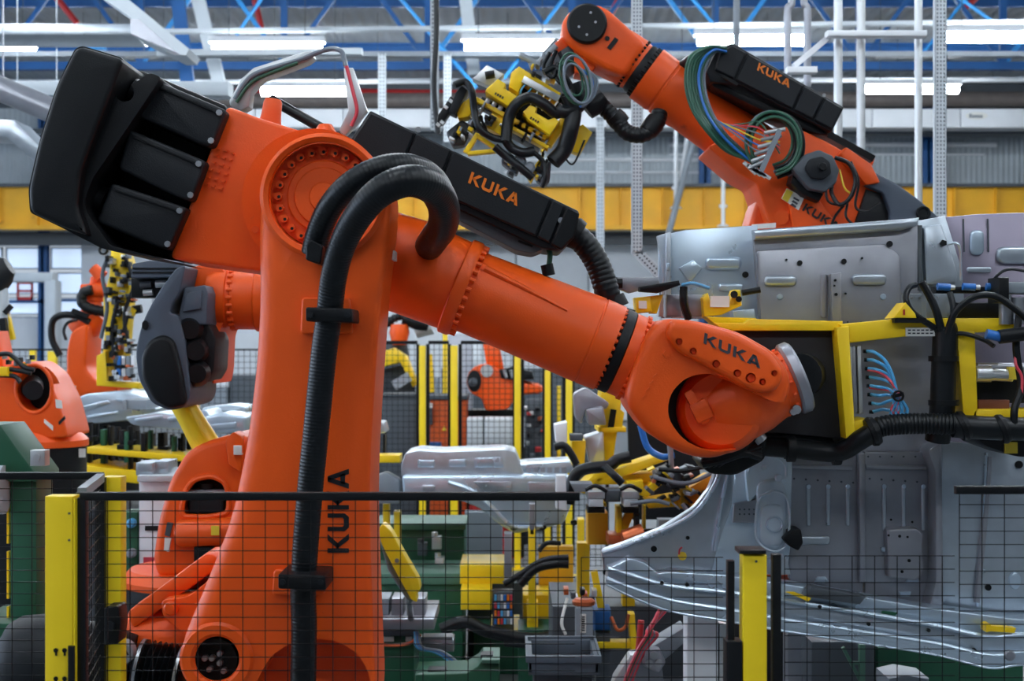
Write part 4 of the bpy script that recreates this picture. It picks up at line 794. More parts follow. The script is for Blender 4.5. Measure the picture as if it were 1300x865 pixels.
B().disc(745, 31, Y3-.13, r3(25), .03, 36, .008).o('wrist_cap', 'black', R3)
b = B()
for x, y in ((735, 34), (756, 28), (745, 44), (750, 16)): b.disc(x, y, Y3-.16, r3(1.6), .003, 8)
b.o('cap_screw', 'bolt', R3)
B().disc(771, 49, Y3-.13, r3(3), .006, 12).bar((773, 62, Y3-.135), (783, 49, Y3-.135), .02, .006).o('filler_plug', 'black', R3)
B().pr([(716, 44), (726, 56), (708, 70), (698, 72), (696, 62)], Y3-.08, Y3+.1, .015, 2, r=4).o('wrist_hub', 'orange2', R3)
B().lathe((722, 62, Y3), (700, 92, Y3), [(0, r3(22)), (.6, r3(24)), (1, r3(20))], 28).o('tool_flange', 'grey_d', R3)
B().pr([(728, 60), (760, 76), (750, 96), (730, 92)], Y3-.08, Y3+.1, .01).o('wrist_underside', 'orange2', R3)
# cable box
eb = B().pr([(896, 92), (910, 62), (930, 54), (1072, 136), (1056, 168), (1040, 160), (940, 108), (902, 104)], Y3-.28, Y3, .01, 2, r=3).o('cable_box', 'char', R3)
for q in ([(930, 57), (948, 67), (932, 100), (908, 88), (914, 66)], [(950, 68), (1020, 108), (1006, 138), (934, 101)], [(1022, 109), (1046, 123), (1032, 151), (1008, 139)], [(1048, 124), (1070, 137), (1056, 164), (1034, 152)]):
    B().pr(q, Y3-.3, Y3-.27, .005, 1, r=2).o('box_cover', 'char', eb)
B().pr([(900, 100), (1036, 160), (1052, 172), (1030, 168), (980, 146), (906, 110)], Y3-.24, Y3-.02, .006).o('box_underside', 'black', eb)
B().bar((916, 96, Y3-.31), (936, 108, Y3-.31), .012, .02).o('handle_slot', 'black', eb)
word('KUKA', (961, 89), (8.6, 4.8), (2.6, -9.5), Y3-.301, 'ink_o', eb)
B().disc(1046, 121, Y3-.3, .008, .006, 8).o('box_screw', 'bolt', eb)
B().bar((1040, 168, Y3-.1), (1106, 204, Y3-.1), .03, .12, .004).o('box_rail', 'black', R3)
B().hose([(912, 82, Y3-.1), (892, 74, Y3-.1), (880, 76, Y3-.1), (868, 84, Y3-.05)], r3(8), 14).o('box_hose', 'rubber', R3)
# green and blue hose bundle
random.seed(7)
cols = ['hosegreen']*5+['hoseblue', 'hosegreen', 'hosegrey']
for k, c_ in enumerate(cols):
    o_ = k*3.1-10; Yk = Y3-.3-.025*(k*3 % 4)
    B().hose([(922, 60+k*1.1, Yk+.05), (904+o_*.4, 62+o_*.3, Yk), (886+o_, 76+o_*.4, Yk), (881+o_*1.1, 104, Yk), (889+o_*1.1, 138, Yk-.02), (908+o_, 168, Yk-.04), (932+o_, 192, Yk-.02), (958+o_*.6, 208+o_*.4, Yk)], r3(1.7), 8).o('bundle_hose', c_, R3)
for k in range(7):
    c_ = ('hosegreen', 'rubber', 'hosegreen', 'rubber', 'hosegrey', 'hosegreen', 'rubber')[k]; rr = 27+k*1.6; Yk = Y3-.36-.015*(k % 3)
    pts = [(982+(k*37 % 7)-3+rr*cos(a)*(1.0), 182+(k*23 % 7)-3+rr*sin(a)*1.15, Yk) for a in [2.2+i*.62 for i in range(10)]]
    B().hose(pts, r3(1.9), 8).o('coiled_hose', c_, R3)
for k in range(6):
    B().cy((950+k*4, 214-k*9, Y3-.42), (972+k*5, 204-k*8, Y3-.42), r3(2.4), n=8).o('hose_coupling', 'alu' if k % 2 else 'bolt', R3)
    B().hose([(906+k*3, 150+k*2, Y3-.4), (935+k*2, 172-k*3, Y3-.42), (966, 192-k*7, Y3-.42), (990, 170+k*5, Y3-.42)], r3(1), 6).o('thin_cable', ('hosegrey', 'hoseblue', 'label_y', 'hosegrey', 'hosered', 'hosegreen')[k], R3)
B().bar((966, 218, Y3-.44), (990, 165, Y3-.44), .02, .02).o('hose_bar', 'grey', R3)
for k in range(4): B().bar((944+k*5, 206+k*3, Y3-.41), (960+k*6, 221+k*2, Y3-.41), .014, .014).o('hose_comb', 'alu', R3)
# black hose from the forearm to the gripper
B().hose([(838, 142, Y3-.12), (832, 160, Y3-.14), (816, 171, Y3-.16), (796, 168, Y3-.16), (780, 150, Y3-.15), (764, 134, Y3-.14)], r3(10), 16, .0015, .02).o('wrist_hose', 'rubber', R3)
for a, c in (((834, 152), (822, 168)), ((790, 158), (778, 146))): B().lathe((*a, Y3-.14), (*c, Y3-.15), [(0, r3(12)), (.5, r3(13)), (1, r3(12))], 18).o('hose_band', 'black', R3)
# ---------------------------------------------------------------- the yellow gripper on the rear robot
T = thing('gripper_tool', 'yellow gripper crowded with black hoses on the raised rear robot', 'gripper', P(700, 92, Y3))
def q4(x, y, w_, h_, a=29):                                # tilted rectangle with top-left corner x, y
    c, s = cos(radians(a)), sin(radians(a)); return [(x, y), (x+w_*c, y+w_*s), (x+w_*c-h_*s, y+w_*s+h_*c), (x-h_*s, y+h_*c)]
B().pr(q4(655, 92, 72, 70), Y3-.06, Y3+.14, .01).o('backing_plate', 'black', T)
B().pr([(649, 92), (659, 84), (712, 118), (706, 130), (664, 104), (658, 118), (646, 110)], Y3-.2, Y3+.05, .006).o('upper_block', 'yellow', T)
B().pr(q4(666, 96, 52, 9), Y3-.22, Y3-.18, .004).o('manifold', 'alu', T)
for k in range(6): B().hose([(668+k*8, 106+k*4.6, Y3-.2), (662+k*8, 114+k*4.6, Y3-.22), (660+k*7, 124+k*4, Y3-.2)], r3(1.2), 6).o('air_tube', 'hosesky' if k < 2 else 'label_w', T)
c1 = B().pr([(618, 112), (632, 100), (642, 106), (640, 112), (660, 124), (650, 138), (634, 128), (616, 116)], Y3-.3, Y3-.1, .006).o('clamp_cover', 'yellow', T)
c2 = B().pr([(664, 142), (673, 133), (682, 137), (680, 143), (696, 152), (704, 149), (710, 154), (698, 172), (670, 152)], Y3-.3, Y3-.1, .006).o('clamp_cover', 'yellow', T)
for cc, x, y in ((c1, 629, 117), (c2, 674, 148)):
    b = B()
    for i in range(4): b.pr(q4(x+i*3, y+i*1.7, 2, 3), Y3-.304, Y3-.3)
    b.o('cover_print', 'ink_k', cc)
for x, y, w_, h_ in ((612, 122, 36, 12), (656, 150, 40, 12), (640, 132, 26, 14)): B().pr(q4(x, y, w_, h_), Y3-.2, Y3-.05, .006).o('clamp_body', 'char', T)
for x, y in ((618, 124), (626, 128), (634, 133), (660, 152), (668, 157), (678, 162), (686, 167), (650, 143)): B().pr(q4(x, y, 6, 7), Y3-.24, Y3-.2, .003).o('clamp_slide', 'alu' if (x % 4) else 'black', T)
B().pr(q4(604, 122, 104, 6), Y3-.24, Y3-.14, .004).o('frame_rail', 'yellow', T); B().pr(q4(652, 160, 52, 5), Y3-.24, Y3-.14, .004).o('frame_rail', 'yellow', T)
B().pr([(712, 148), (718, 144), (724, 150), (700, 186), (694, 182)], Y3-.2, Y3-.1, .004).o('frame_rail', 'yellow', T)
B().pr([(730, 162), (740, 158), (752, 168), (736, 196), (722, 190)], Y3-.1, Y3, .004).o('side_plate', 'yellow', T)
B().pr([(620, 148), (628, 140), (640, 150), (636, 172), (618, 162)], Y3-.22, Y3-.1, .004).o('bracket', 'yellow', T)
B().pr([(578, 138), (598, 122), (602, 130), (596, 148), (582, 150)], Y3-.22, Y3-.08, .006).o('end_block', 'yellow', T)
B().pr([(578, 118), (586, 108), (594, 114), (578, 146), (570, 142)], Y3-.26, Y3-.14, .006).o('cylinder', 'char', T)
B().pr([(556, 146), (572, 122), (580, 128), (562, 156), (554, 158)], Y3-.24, Y3-.14, .006).o('cylinder', 'black', T)
b = B()
for x, y in ((563, 136), (569, 128), (572, 140), (576, 132), (553, 158), (558, 155)): b.pr(q4(x, y, 4, 5, -50), Y3-.25, Y3-.24)
b.o('cylinder_mark', 'alu', T)
for pts in ([(588, 192), (604, 168), (609, 170), (594, 195)], [(604, 168), (632, 186), (630, 191), (604, 174)], [(592, 192), (632, 188), (632, 193), (594, 197)]): B().pr(pts, Y3-.26, Y3-.2, .004).o('triangle_frame', 'yellow', T)
B().pr([(600, 100), (618, 82), (640, 94), (624, 110)], Y3-.1, Y3, .006).o('sensor_plate', 'alu', T); B().cy((616, 96, Y3-.14), (628, 94, Y3-.14), r3(5), n=12).o('sensor', 'black', T)
for pts, r_ in (([(577, 108), (590, 104), (599, 116), (602, 140), (608, 162), (624, 174), (640, 178)], 4.5), ([(642, 180), (646, 150), (656, 132), (672, 124), (690, 132), (706, 144), (716, 136)], 7), ([(642, 178), (650, 188), (664, 194), (678, 192)], 6),
                ([(722, 120), (728, 140), (724, 165), (716, 190), (702, 206)], 10), ([(730, 105), (738, 130), (722, 142), (708, 140)], 8), ([(678, 194), (690, 206), (692, 224), (688, 238)], 3), ([(628, 186), (644, 200), (660, 212), (676, 226)], 5),
                ([(690, 92), (704, 86), (716, 96), (726, 112)], 4), ([(698, 66), (690, 86), (702, 98), (708, 80)], 2.5), ([(706, 64), (700, 84), (712, 106), (716, 84), (710, 66)], 2.5), ([(742, 178), (728, 208), (716, 200)], 1.2)):
    B().hose([(x, y, Y3-.3+.01*(i % 2)) for i, (x, y) in enumerate(pts)], r3(r_), 10).o('tool_hose', 'rubber', T)
for k in range(5):
    rr = 15+(k*7 % 5)*1.7; ox, oy = (k*11 % 9)-4, (k*17 % 11)-5
    B().hose([(730+ox+rr*.85*cos(a)+6*sin(a), 104+oy+rr*1.5*sin(a), Y3-.34-.012*k) for a in [i*.66 for i in range(11)]], r3(1.4), 8).o('coiled_hose', 'hosegreen' if k < 3 else 'hosegrey', T)
for k in range(3): B().hose([(738+k*4, 88, Y3-.32), (752+k*3, 102, Y3-.32), (748+k*3, 122, Y3-.32), (736+k*2, 136, Y3-.32)], r3(1.6), 7).o('coiled_hose', 'hosegrey' if k else 'hoseblue', T)
B().lathe((744, 140, Y3-.2), (766, 122, Y3-.2), [(0, r3(13)), (.4, r3(15)), (1, r3(10))], 20).o('hose_gland', 'black', T)
for x, y, r_ in ((660, 206, 8), (672, 214, 7), (664, 218, 5)): B().disc(x, y, Y3-.22, r3(r_), .06, 14, .01).o('pneumatic_valve', 'grey' if r_ > 6 else 'alu', T)
B().pr([(668, 222), (690, 196), (686, 190), (692, 188), (684, 214), (674, 232)], Y3-.24, Y3-.16, .004).o('hook_bracket', 'yellow', T)
for pts in ([(684, 200), (700, 206), (698, 230), (690, 236), (680, 228)], [(640, 190), (664, 204), (656, 222), (636, 206)], [(566, 168), (586, 152), (600, 160), (590, 184), (574, 186)], [(596, 150), (612, 150), (620, 166), (600, 166)]):
    B().pr(pts, Y3-.16, Y3-.05, .008, 1, r=3).o('tool_block', 'grey_d', T)
random.seed(11)
for k in range(60):
    x, y = random.choice(((572, 172), (586, 166), (600, 156), (652, 210), (684, 214), (690, 226), (612, 150), (648, 196), (694, 96), (680, 84), (630, 138), (668, 172), (700, 170), (608, 140), (640, 160))); x += random.uniform(-8, 8); y += random.uniform(-7, 7)
    B().pr(q4(x, y, random.uniform(3, 9), random.uniform(2, 5), random.choice((29, -61))), Y3-.24-random.uniform(0, .04), Y3-.15, .002).o('fitting', random.choice(('alu', 'black', 'bolt', 'grey', 'black', 'yellow')), T)
for x0, y0, x1, y1 in ((660, 70, 680, 80), (672, 84, 690, 76), (694, 70, 706, 58)): B().cy((x0, y0, Y3-.1), (x1, y1, Y3-.1), r3(4), n=10).o('tool_cylinder', 'grey', T)
for x, y in ((664, 96), (676, 90), (700, 112), (714, 118)): B().pr(q4(x, y, 14, 9, 29), Y3-.12, Y3, .006).o('tool_block', 'black', T)
# ---------------------------------------------------------------- second robot behind the link arm
Y2 = 6.5; r2 = lambda n: px(n, Y2)
R2 = thing('industrial_robot', 'orange robot with a slate grey counterweight and yellow guard behind the tall link arm', 'robot', Vector((P(262, 0, Y2).x, Y2, 0)))
X2 = P(262, 0, Y2).x
B().wbox(X2-.5, X2+.5, Y2-.4, Y2+.6, 0, .6, .02).o('pedestal', 'grey_d', R2)
B().lathe(Vector((X2, Y2+.05, .6)), Vector((X2, Y2+.05, P(0, 742, Y2).z)), [(0, .36), (.6, .34), (.7, .36), (1, .36)], 32).o('base', 'black', R2)
B().lathe(Vector((X2, Y2+.05, P(0, 742, Y2).z)), Vector((X2, Y2+.05, P(0, 722, Y2).z)), [(0, .35), (.4, .355), (1, .32)], 40).o('turntable', 'orange', R2)
# column with oval opening: ring of quads around the hole
colp = [(262, 560), (300, 551), (335, 560), (345, 640), (345, 735), (200, 735), (193, 712), (200, 662), (214, 612), (236, 574)]
c2_ = B().pr(rnd(colp, 12), Y2-.2, Y2+.25, .03, 3).o('rotating_column', 'orange', R2)
B().pr(rnd([(236, 622), (246, 609), (268, 604), (286, 612), (291, 632), (290, 652), (262, 657), (233, 656), (230, 646)], 8), Y2-.08, Y2-.02, .004).o('column_opening', 'black', R2)
cut(c2_, B().pr(rnd([(236, 622), (246, 609), (268, 604), (286, 612), (291, 632), (290, 652), (262, 657), (233, 656), (230, 646)], 8), Y2-.5, Y2-.05, ref=Y2-.2))
b = B(); op = rnd([(236, 622), (246, 609), (268, 604), (286, 612), (291, 632), (290, 652), (262, 657), (233, 656), (230, 646)], 8)
b.hose([(x, y, Y2-.2) for x, y in op+op[:1]], r2(3.5), 8); b.o('opening_lip', 'orange', R2)
B().box(240, 284, 628, 652, Y2-.18, Y2-.08, .01).cy((262, 628, Y2-.14), (262, 614, Y2-.14), r2(9), n=12).o('column_motor', 'char', R2)
B().box(238, 286, 622, 628, Y2-.17, Y2-.08, .004).o('motor_flange', 'steel_d', R2)
B().lathe((224, 678, Y2-.22), (300, 674, Y2-.22), [(0, r2(13)), (.08, r2(17)), (1, r2(17))], 24).o('column_barrel', 'orange', R2)
B().cy((222, 678, Y2-.225), (225, 678, Y2-.225), r2(10), n=20).o('barrel_bore', 'orange2', R2)
B().pr([(212, 664), (219, 665), (215, 682), (209, 680)], Y2-.24, Y2-.22).o('type_plate', 'grey_d', R2); B().pr([(209, 683), (217, 684), (214, 701), (208, 699)], Y2-.24, Y2-.22).o('white_sticker', 'label_w', R2)
B().box(268, 278, 668, 680, Y2-.29, Y2-.28).o('white_sticker', 'label_y', R2)
B().box(246, 270, 695, 716, Y2-.24, Y2-.19, .004).o('column_cover', 'black', R2)
B().box(296, 306, 566, 578, Y2-.26, Y2-.2, .008).o('white_cap', 'label_w', R2)
B().pr([(286, 560), (296, 548), (308, 556), (306, 600), (290, 590)], Y2-.24, Y2-.1, .012, 2, r=4).o('shoulder_boss', 'orange', R2)
# hidden link arm up to the elbow
B().pr([(334, 560), (372, 560), (372, 400), (338, 400)], Y2-.05, Y2+.2, .02, 2, r=8).o('link_arm', 'orange', R2)
B().pr([(236, 342), (262, 334), (276, 335), (286, 345), (288, 400), (277, 424), (275, 470), (271, 490), (262, 470), (268, 400), (258, 372), (236, 368)], Y2-.15, Y2+.25, .025, 3, r=6).o('elbow_housing', 'orange', R2)
B().lathe((266, 378, Y2-.08), (345, 380, Y2-.08), [(0, r2(34)), (.12, r2(38)), (.3, r2(38)), (.32, r2(36)), (.38, r2(36)), (.4, r2(38)), (.75, r2(38)), (.78, r2(41)), (1, r2(41))], 40).o('forearm_tube', 'orange', R2)
b = B(); d = Vector((1, 0, 0)); u, v = frame(d)
for i in range(24): q = P(297, 379, Y2-.08)+(u*cos(2*pi*i/24)+v*sin(2*pi*i/24))*r2(38); b.cy(q-d*.01, q+d*.012, r2(2.6), n=8)
b.o('ring_bolt', 'orange', R2)
B().pr([(276, 405), (318, 400), (322, 418), (296, 418)], Y2-.1, Y2+.1, .01).o('forearm_bracket', 'orange', R2); B().box(292, 300, 402, 410, Y2-.13, Y2-.1).o('white_cap', 'label_w', R2)
cw = B().pr([(236, 336), (228, 372, 6), (218, 386, 6), (216, 398, 4), (226, 400), (234, 430), (242, 500), (236, 516), (216, 522), (192, 512), (176, 482), (171, 446, 20), (182, 404, 20), (204, 366, 20), (224, 340)], Y2-.4, Y2+.15, .03, 3, r=8).o('counterweight', 'grey_cw', R2)
B().pr([(178, 452), (188, 432), (206, 424), (220, 432), (230, 470), (237, 514), (214, 520), (194, 508), (179, 480)], Y2-.43, Y2-.38, .02, 3, r=8).o('counterweight_face', 'black', cw)
B().pr(circ(184, 413, 4, 14, 6), Y2-.41, Y2-.38).o('counterweight_eye', 'black', cw)
mt = B().pr([(234, 366), (260, 362), (264, 372), (262, 412), (228, 414), (226, 404)], Y2-.36, Y2-.1, .01, 2, r=2).o('motor', 'grey_cw', R2)
B().pr([(236, 372), (256, 369), (255, 392), (232, 396)], Y2-.375, Y2-.36, .005).o('motor_plate', 'grey_cw', mt)
for x, y in ((243, 416), (250, 443), (252, 472)): B().lathe((x, y, Y2-.2), (x-2, y+3, Y2-.38), [(0, r2(16)), (.8, r2(16)), (1, r2(11))], 20).o('motor_cap', 'black', R2)
B().pr([(230, 412), (264, 410), (274, 430), (272, 470), (262, 486), (240, 486), (236, 450)], Y2-.3, Y2, .015, 2, r=5).o('motor_block', 'char', R2)
eb = B().pr([(168, 335), (190, 331), (234, 333), (231, 352), (166, 353)], Y2-.3, Y2-.05, .008, 2, r=2).o('cable_box', 'grey_cw', R2)
for y in (341, 346): B().bar((168, y, Y2-.303), (228, y, Y2-.303), .006, .006).o('box_groove', 'black', eb)
B().box(166, 224, 353, 378, Y2-.22, Y2-.1, .006).o('connector_panel', 'black', R2)
for x, y, l, r_ in ((198, 361, 18, 5), (182, 372, 12, 4), (178, 362, 14, 4), (206, 372, 10, 4)): B().cy((x, y, Y2-.24), (x+l, y-1, Y2-.24), r2(r_), n=12).o('cable_plug', 'alu' if r_ != 4 or x == 182 else 'grey_d', R2)
B().lathe((229, 508, Y2-.1), (262, 566, Y2-.1), [(0, r2(15)), (.5, r2(16)), (1, r2(18))], 24).o('yellow_guard', 'yellow_p', R2)
# ---------------------------------------------------------------- white cabinet and machine beside it
wc = thing('control_cabinet', 'white control cabinet with a grey servo motor on top', 'cabinet', Vector((P(196, 0, 7.3).x, 7.3, 0)))
B().wbox(P(176, 0, 7.2).x, P(218, 0, 7.2).x, 7.2, 7.6, .02, P(0, 612, 7.2).z, .01).o('body', 'white', wc); B().box(174, 220, 604, 612, 7.15, 7.65, .006).o('lid', 'white_d', wc)
B().box(172, 194, 588, 604, 7.2, 7.4, .01).o('servo_motor', 'steel', wc); B().box(196, 214, 586, 604, 7.25, 7.45, .01).o('servo_motor', 'steel', wc); B().box(184, 208, 668, 674, 7.19, 7.2).o('name_strip', 'ink_k', wc); B().box(182, 196, 708, 715, 7.19, 7.2).o('warning_strip', 'hosered', wc)
# ---------------------------------------------------------------- robot turret at the left edge
Y5 = 8.0; r5 = lambda n: px(n, Y5); X5 = P(38, 0, Y5).x
R5 = thing('industrial_robot', 'orange robot turret with a round opening on a tall black base', 'robot', Vector((X5, Y5, 0)))
B().lathe(Vector((X5, Y5, 0)), Vector((X5, Y5, P(0, 562, Y5).z)), [(0, .34), (.05, .34), (.06, .28), (.93, .28), (1, .28)], 40).o('base', 'black', R5)
B().lathe(Vector((X5, Y5, P(0, 566, Y5).z)), Vector((X5, Y5, P(0, 540, Y5).z)), [(0, .29), (.3, .29), (.6, .26), (1, .2)], 40).o('turntable', 'orange', R5)
B().pr(rnd([(-20, 478), (14, 462), (34, 458), (56, 474), (74, 508), (84, 545), (86, 556), (-20, 560)], 10), Y5-.22, Y5+.2, .04, 3).o('turret', 'orange', R5); cut([o_ for o_ in R5.children if o_.name.startswith('turret')][-1], B().pr(circ(43, 494, 21, 28, 28), Y5-.6, Y5-.05, ref=Y5-.22))
B().pr(circ(43, 494, 21, 24, 28), Y5-.07, Y5-.04).o('turret_opening', 'black', R5)
b = B(); b.hose([(43+23*cos(a), 494+30*sin(a), Y5-.22) for a in [i*pi/8 for i in range(17)]], r5(2.5), 8); b.o('opening_lip', 'orange', R5)
B().lathe((40, 490, Y5-.06), (42, 496, Y5-.24), [(0, r5(15)), (1, r5(12))], 18).o('turret_motor', 'char', R5)
B().pr([(70, 507), (78, 509), (79, 519), (71, 518)], Y5-.225, Y5-.22).o('white_sticker', 'label_w', R5); B().pr([(56, 532), (67, 541), (67, 547), (56, 537)], Y5-.225, Y5-.22).o('white_sticker', 'label_w', R5)
B().pr([(74, 536), (82, 528), (83, 532), (75, 540)], Y5-.225, Y5-.22).o('dark_print', 'ink_k', R5)
B().box(100, 108, 570, 581, Y5-.1, Y5-.09).o('white_sticker', 'label_w', R5)
for pts in ([(-10, 452), (12, 450), (30, 466), (44, 470)], [(-5, 468), (20, 470), (40, 474)], [(-5, 476), (18, 478), (26, 486)]): B().hose([(x, y, Y5-.3) for x, y in pts], r5(3), 8).o('turret_cable', 'rubber', R5)
B().box(-5, 10, 466, 478, Y5-.33, Y5-.25, .01).o('yellow_block', 'yellow', R5)
B().pr([(-30, 420), (-4, 420), (6, 470), (-30, 490)], Y5-.1, Y5+.1, .02).o('link_arm', 'orange', R5)
for k in range(8): B().box(2+k*5, 5+k*5, 450+(k*7) % 12, 456+(k*7) % 12, Y5-.3, Y5-.24, .004).o('fitting', ('grey', 'black', 'yellow')[k % 3], R5)
# a black joint and a yellow rod at the far left
R8 = thing('weld_gun', 'black round weld gun joint with yellow arm at the window', 'tool', P(0, 470, 10))
B().lathe((-8, 350, 10), (12, 338, 10), [(0, px(26, 10)), (.6, px(20, 10)), (1, px(12, 10))], 20).o('joint', 'char', R8)
B().bar((4, 386, 10), (14, 432, 10), .05, .05, .005).o('yellow_rod', 'yellow', R8); B().bar((6, 398, 9.96), (15, 388, 9.96), .03, .03).o('rod_bracket', 'black', R8)
B().cy((-2, 366, 10), (4, 440, 10), .06, n=12).o('arm_tube', 'white_d', R8); B().bar((4, 404, 9.95), (8, 440, 9.95), .04, .06).o('cable_clip', 'black', R8)
B().cy((2, 440, 10), Vector((P(2, 0, 10).x, 10, 0)), .05, n=12).o('stand', 'grey_d', R8)
# ---------------------------------------------------------------- far left robot by the windows
Y4 = 11.0; r4 = lambda n: px(n, Y4)
R4 = thing('industrial_robot', 'small far orange robot with a looped black hose by the windows', 'robot', Vector((P(110, 0, Y4).x, Y4, 0)))
B().pr(rnd([(90, 420), (112, 410), (110, 440), (108, 468), (122, 484), (150, 490), (150, 498), (104, 504), (90, 508), (84, 480), (84, 446)], 8), Y4-.2, Y4+.2, .03, 3).o('link_arm', 'orange', R4)
B().lathe((98, 424, Y4), (126, 398, Y4), [(0, r4(16)), (.5, r4(20)), (1, r4(16))], 24).o('elbow', 'orange', R4)
B().lathe((118, 404, Y4), (122, 352, Y4), [(0, r4(13)), (.4, r4(9)), (.42, r4(12)), (.6, r4(12)), (.62, r4(8)), (1, r4(7))], 20).o('forearm', 'orange2', R4)
B().lathe((104, 370, Y4-.05), (134, 368, Y4-.05), [(0, r4(9)), (1, r4(9))], 16).o('wrist', 'orange2', R4)
B().lathe((118, 340, Y4-.05), (130, 352, Y4-.05), [(0, r4(7)), (1, r4(9))], 16).o('wrist', 'orange2', R4)
B().hose([(76, 452, Y4-.1), (66, 430, Y4-.1), (67, 408, Y4-.1), (80, 400, Y4-.1), (100, 402, Y4-.1), (114, 410, Y4-.1)], r4(4.5), 12).o('looped_hose', 'rubber', R4)
B().hose([(84, 432, Y4-.15), (81, 420, Y4-.15), (86, 410, Y4-.15), (98, 406, Y4-.15)], r4(2), 8).o('looped_hose', 'rubber', R4)
B().hose([(134, 396, Y4-.1), (114, 392, Y4-.1), (104, 384, Y4-.1), (106, 372, Y4-.1), (118, 368, Y4-.1)], r4(6.5), 12, .002, .04).o('corrugated_hose', 'rubber', R4)
B().bar((92, 394, Y4-.15), (112, 402, Y4-.15), .03, .04).o('hose_holder', 'black', R4); B().box(88, 96, 490, 498, Y4-.21, Y4-.2).o('white_sticker', 'label_w', R4)
B().lathe(Vector((P(110, 0, Y4).x, Y4, 0)), P(110, 504, Y4), [(0, .45), (.1, .4), (.9, .36), (1, .36)], 28).o('base', 'black', R4)
T4 = thing('gripper_tool', 'tall yellow gripper hanging upright on the small far robot', 'gripper', P(140, 360, Y4))
B().pr([(140, 316), (160, 318), (166, 340), (164, 380), (158, 450), (146, 470), (128, 470), (132, 420), (130, 380), (138, 350)], Y4-.45, Y4-.25, .02).o('spine', 'yellow', T4)
B().pr([(122, 452), (134, 446), (136, 484), (176, 486), (176, 494), (122, 490)], Y4-.5, Y4-.35, .01).o('foot_frame', 'yellow', T4)
random.seed(21)
for k in range(84):
    x, y = random.uniform(130, 166), random.uniform(320, 478); s_ = random.uniform(2.5, 7)
    B().box(x, x+s_, y, y+random.uniform(2, 8), Y4-.52-random.uniform(0, .06), Y4-.45, .004).o('fitting', random.choice(('black', 'grey_d', 'black', 'alu', 'copper', 'black', 'grey')), T4)
for pts in ([(138, 324), (130, 350), (136, 390), (128, 430)], [(160, 330), (170, 360), (158, 400), (164, 440)], [(150, 380), (142, 420), (148, 470)], [(162, 400), (154, 430), (140, 450)]): B().hose([(x, y, Y4-.54) for x, y in pts], r4(2.4), 7).o('tool_hose', random.choice(('rubber', 'grey_d')), T4)
for k in range(7): B().box(148+(k % 4)*6, 153+(k % 4)*6, 452+(k//4)*16, 464+(k//4)*14, Y4-.56, Y4-.45, .005).o('valve', ('hoseblue', 'alu', 'grey', 'white')[k % 4], T4)
B().ring(132, 318, Y4-.4, r4(6), r4(3.5), .03, 16, .006).o('lifting_eye', 'black', T4)
B().bar((160, 390, Y4-.4), (172, 398, Y4-.4), .05, .06).o('side_arm', 'yellow', T4); B().cy((168, 394, Y4-.4), (180, 392, Y4-.4), .03, n=10).o('side_cylinder', 'black', T4)
# ---------------------------------------------------------------- pressed panels on the fixture, left
YT = 9.5
FX = thing('panel_fixture', 'yellow fixture frame with black clamp posts under silver pressings', 'fixture', Vector((P(190, 0, YT).x, YT, 0)))
for pts in ([(100, 590), (245, 606), (242, 622), (100, 606)], [(110, 568), (300, 584), (298, 592), (110, 576)]): B().pr(pts, YT-.2, YT+.3, .01).o('frame_beam', 'yellow', FX)
B().wbox(P(100, 0, YT).x, P(300, 0, YT).x, YT-.3, YT+.9, P(0, 640, YT).z-.05, P(0, 640, YT).z, .01).o('base_table', 'grey_d', FX)
for x in (115, 290): B().wbox(P(x, 0, YT).x-.05, P(x, 0, YT).x+.05, YT, YT+.1, 0, P(0, 642, YT).z).o('table_leg', 'grey_d', FX)
random.seed(5)
for k in range(40):
    x = 94+k*5.2+random.uniform(-2, 2); y0 = 538+k*.5+random.uniform(-3, 6); d_ = random.uniform(-.2, .5)
    B().box(x, x+random.uniform(3, 6), y0, 582+random.uniform(0, 16), YT+d_, YT+d_+.08, .004).o('clamp_post', 'black' if k % 6 else 'green', FX)
    if k % 2: B().box(x-3, x+8, y0+18, y0+24, YT+d_-.02, YT+d_+.1, .004).o('clamp_head', 'black' if k % 4 else 'grey_d', FX)
def panel(pts, Y, th, label, nm='body_pressing', m='steel_b', beads=()):
    t = thing(nm, label, 'car part', P(pts[0][0], pts[0][1], Y))
    B().pr(pts, Y, Y+th, min(th*.3, .03), 3, r=5).o('pressing', m, t)
    for bd in beads: B().pr(bd, Y-.012, Y+.01, .006, 2, r=2).o('bead', m, t)
panel([(84, 512), (110, 500), (150, 497), (180, 503), (200, 520), (170, 534), (120, 538), (86, 530)], YT+.35, .5, 'crumpled looking silver pressing on the fixture near the turret', beads=([(96, 518), (136, 508), (140, 512), (100, 524)], [(146, 506), (178, 510), (180, 514), (148, 510)], [(110, 528), (150, 522), (150, 526), (112, 532)]))
panel([(158, 530), (200, 524), (232, 528), (262, 520), (270, 536), (230, 546), (168, 540)], YT-.15, .45, 'silver pressing with a dark bracket lying on the clamp posts', beads=([(170, 532), (206, 527), (206, 532), (172, 537)], [(212, 530), (240, 526), (240, 532), (214, 536)]))
panel([(250, 532), (280, 524), (312, 528), (312, 550), (262, 552), (248, 542)], YT-.6, .4, 'silver pressing lying beside the tall link arm', beads=([(262, 540), (300, 536), (300, 544), (264, 546)],))
panel([(255, 518), (290, 514), (312, 516), (312, 526), (262, 528)], YT+.4, .4, 'flat silver pressing behind the yellow guard', beads=([(268, 520), (304, 519), (304, 522), (270, 524)],))
tag(B().box(156, 186, 508, 520, YT-.05, YT+.3, .01).box(156, 161, 508, 520, YT-.06, YT-.05).o('bracket_box', 'grey'), 'small grey box lying on the silver pressings', 'box')
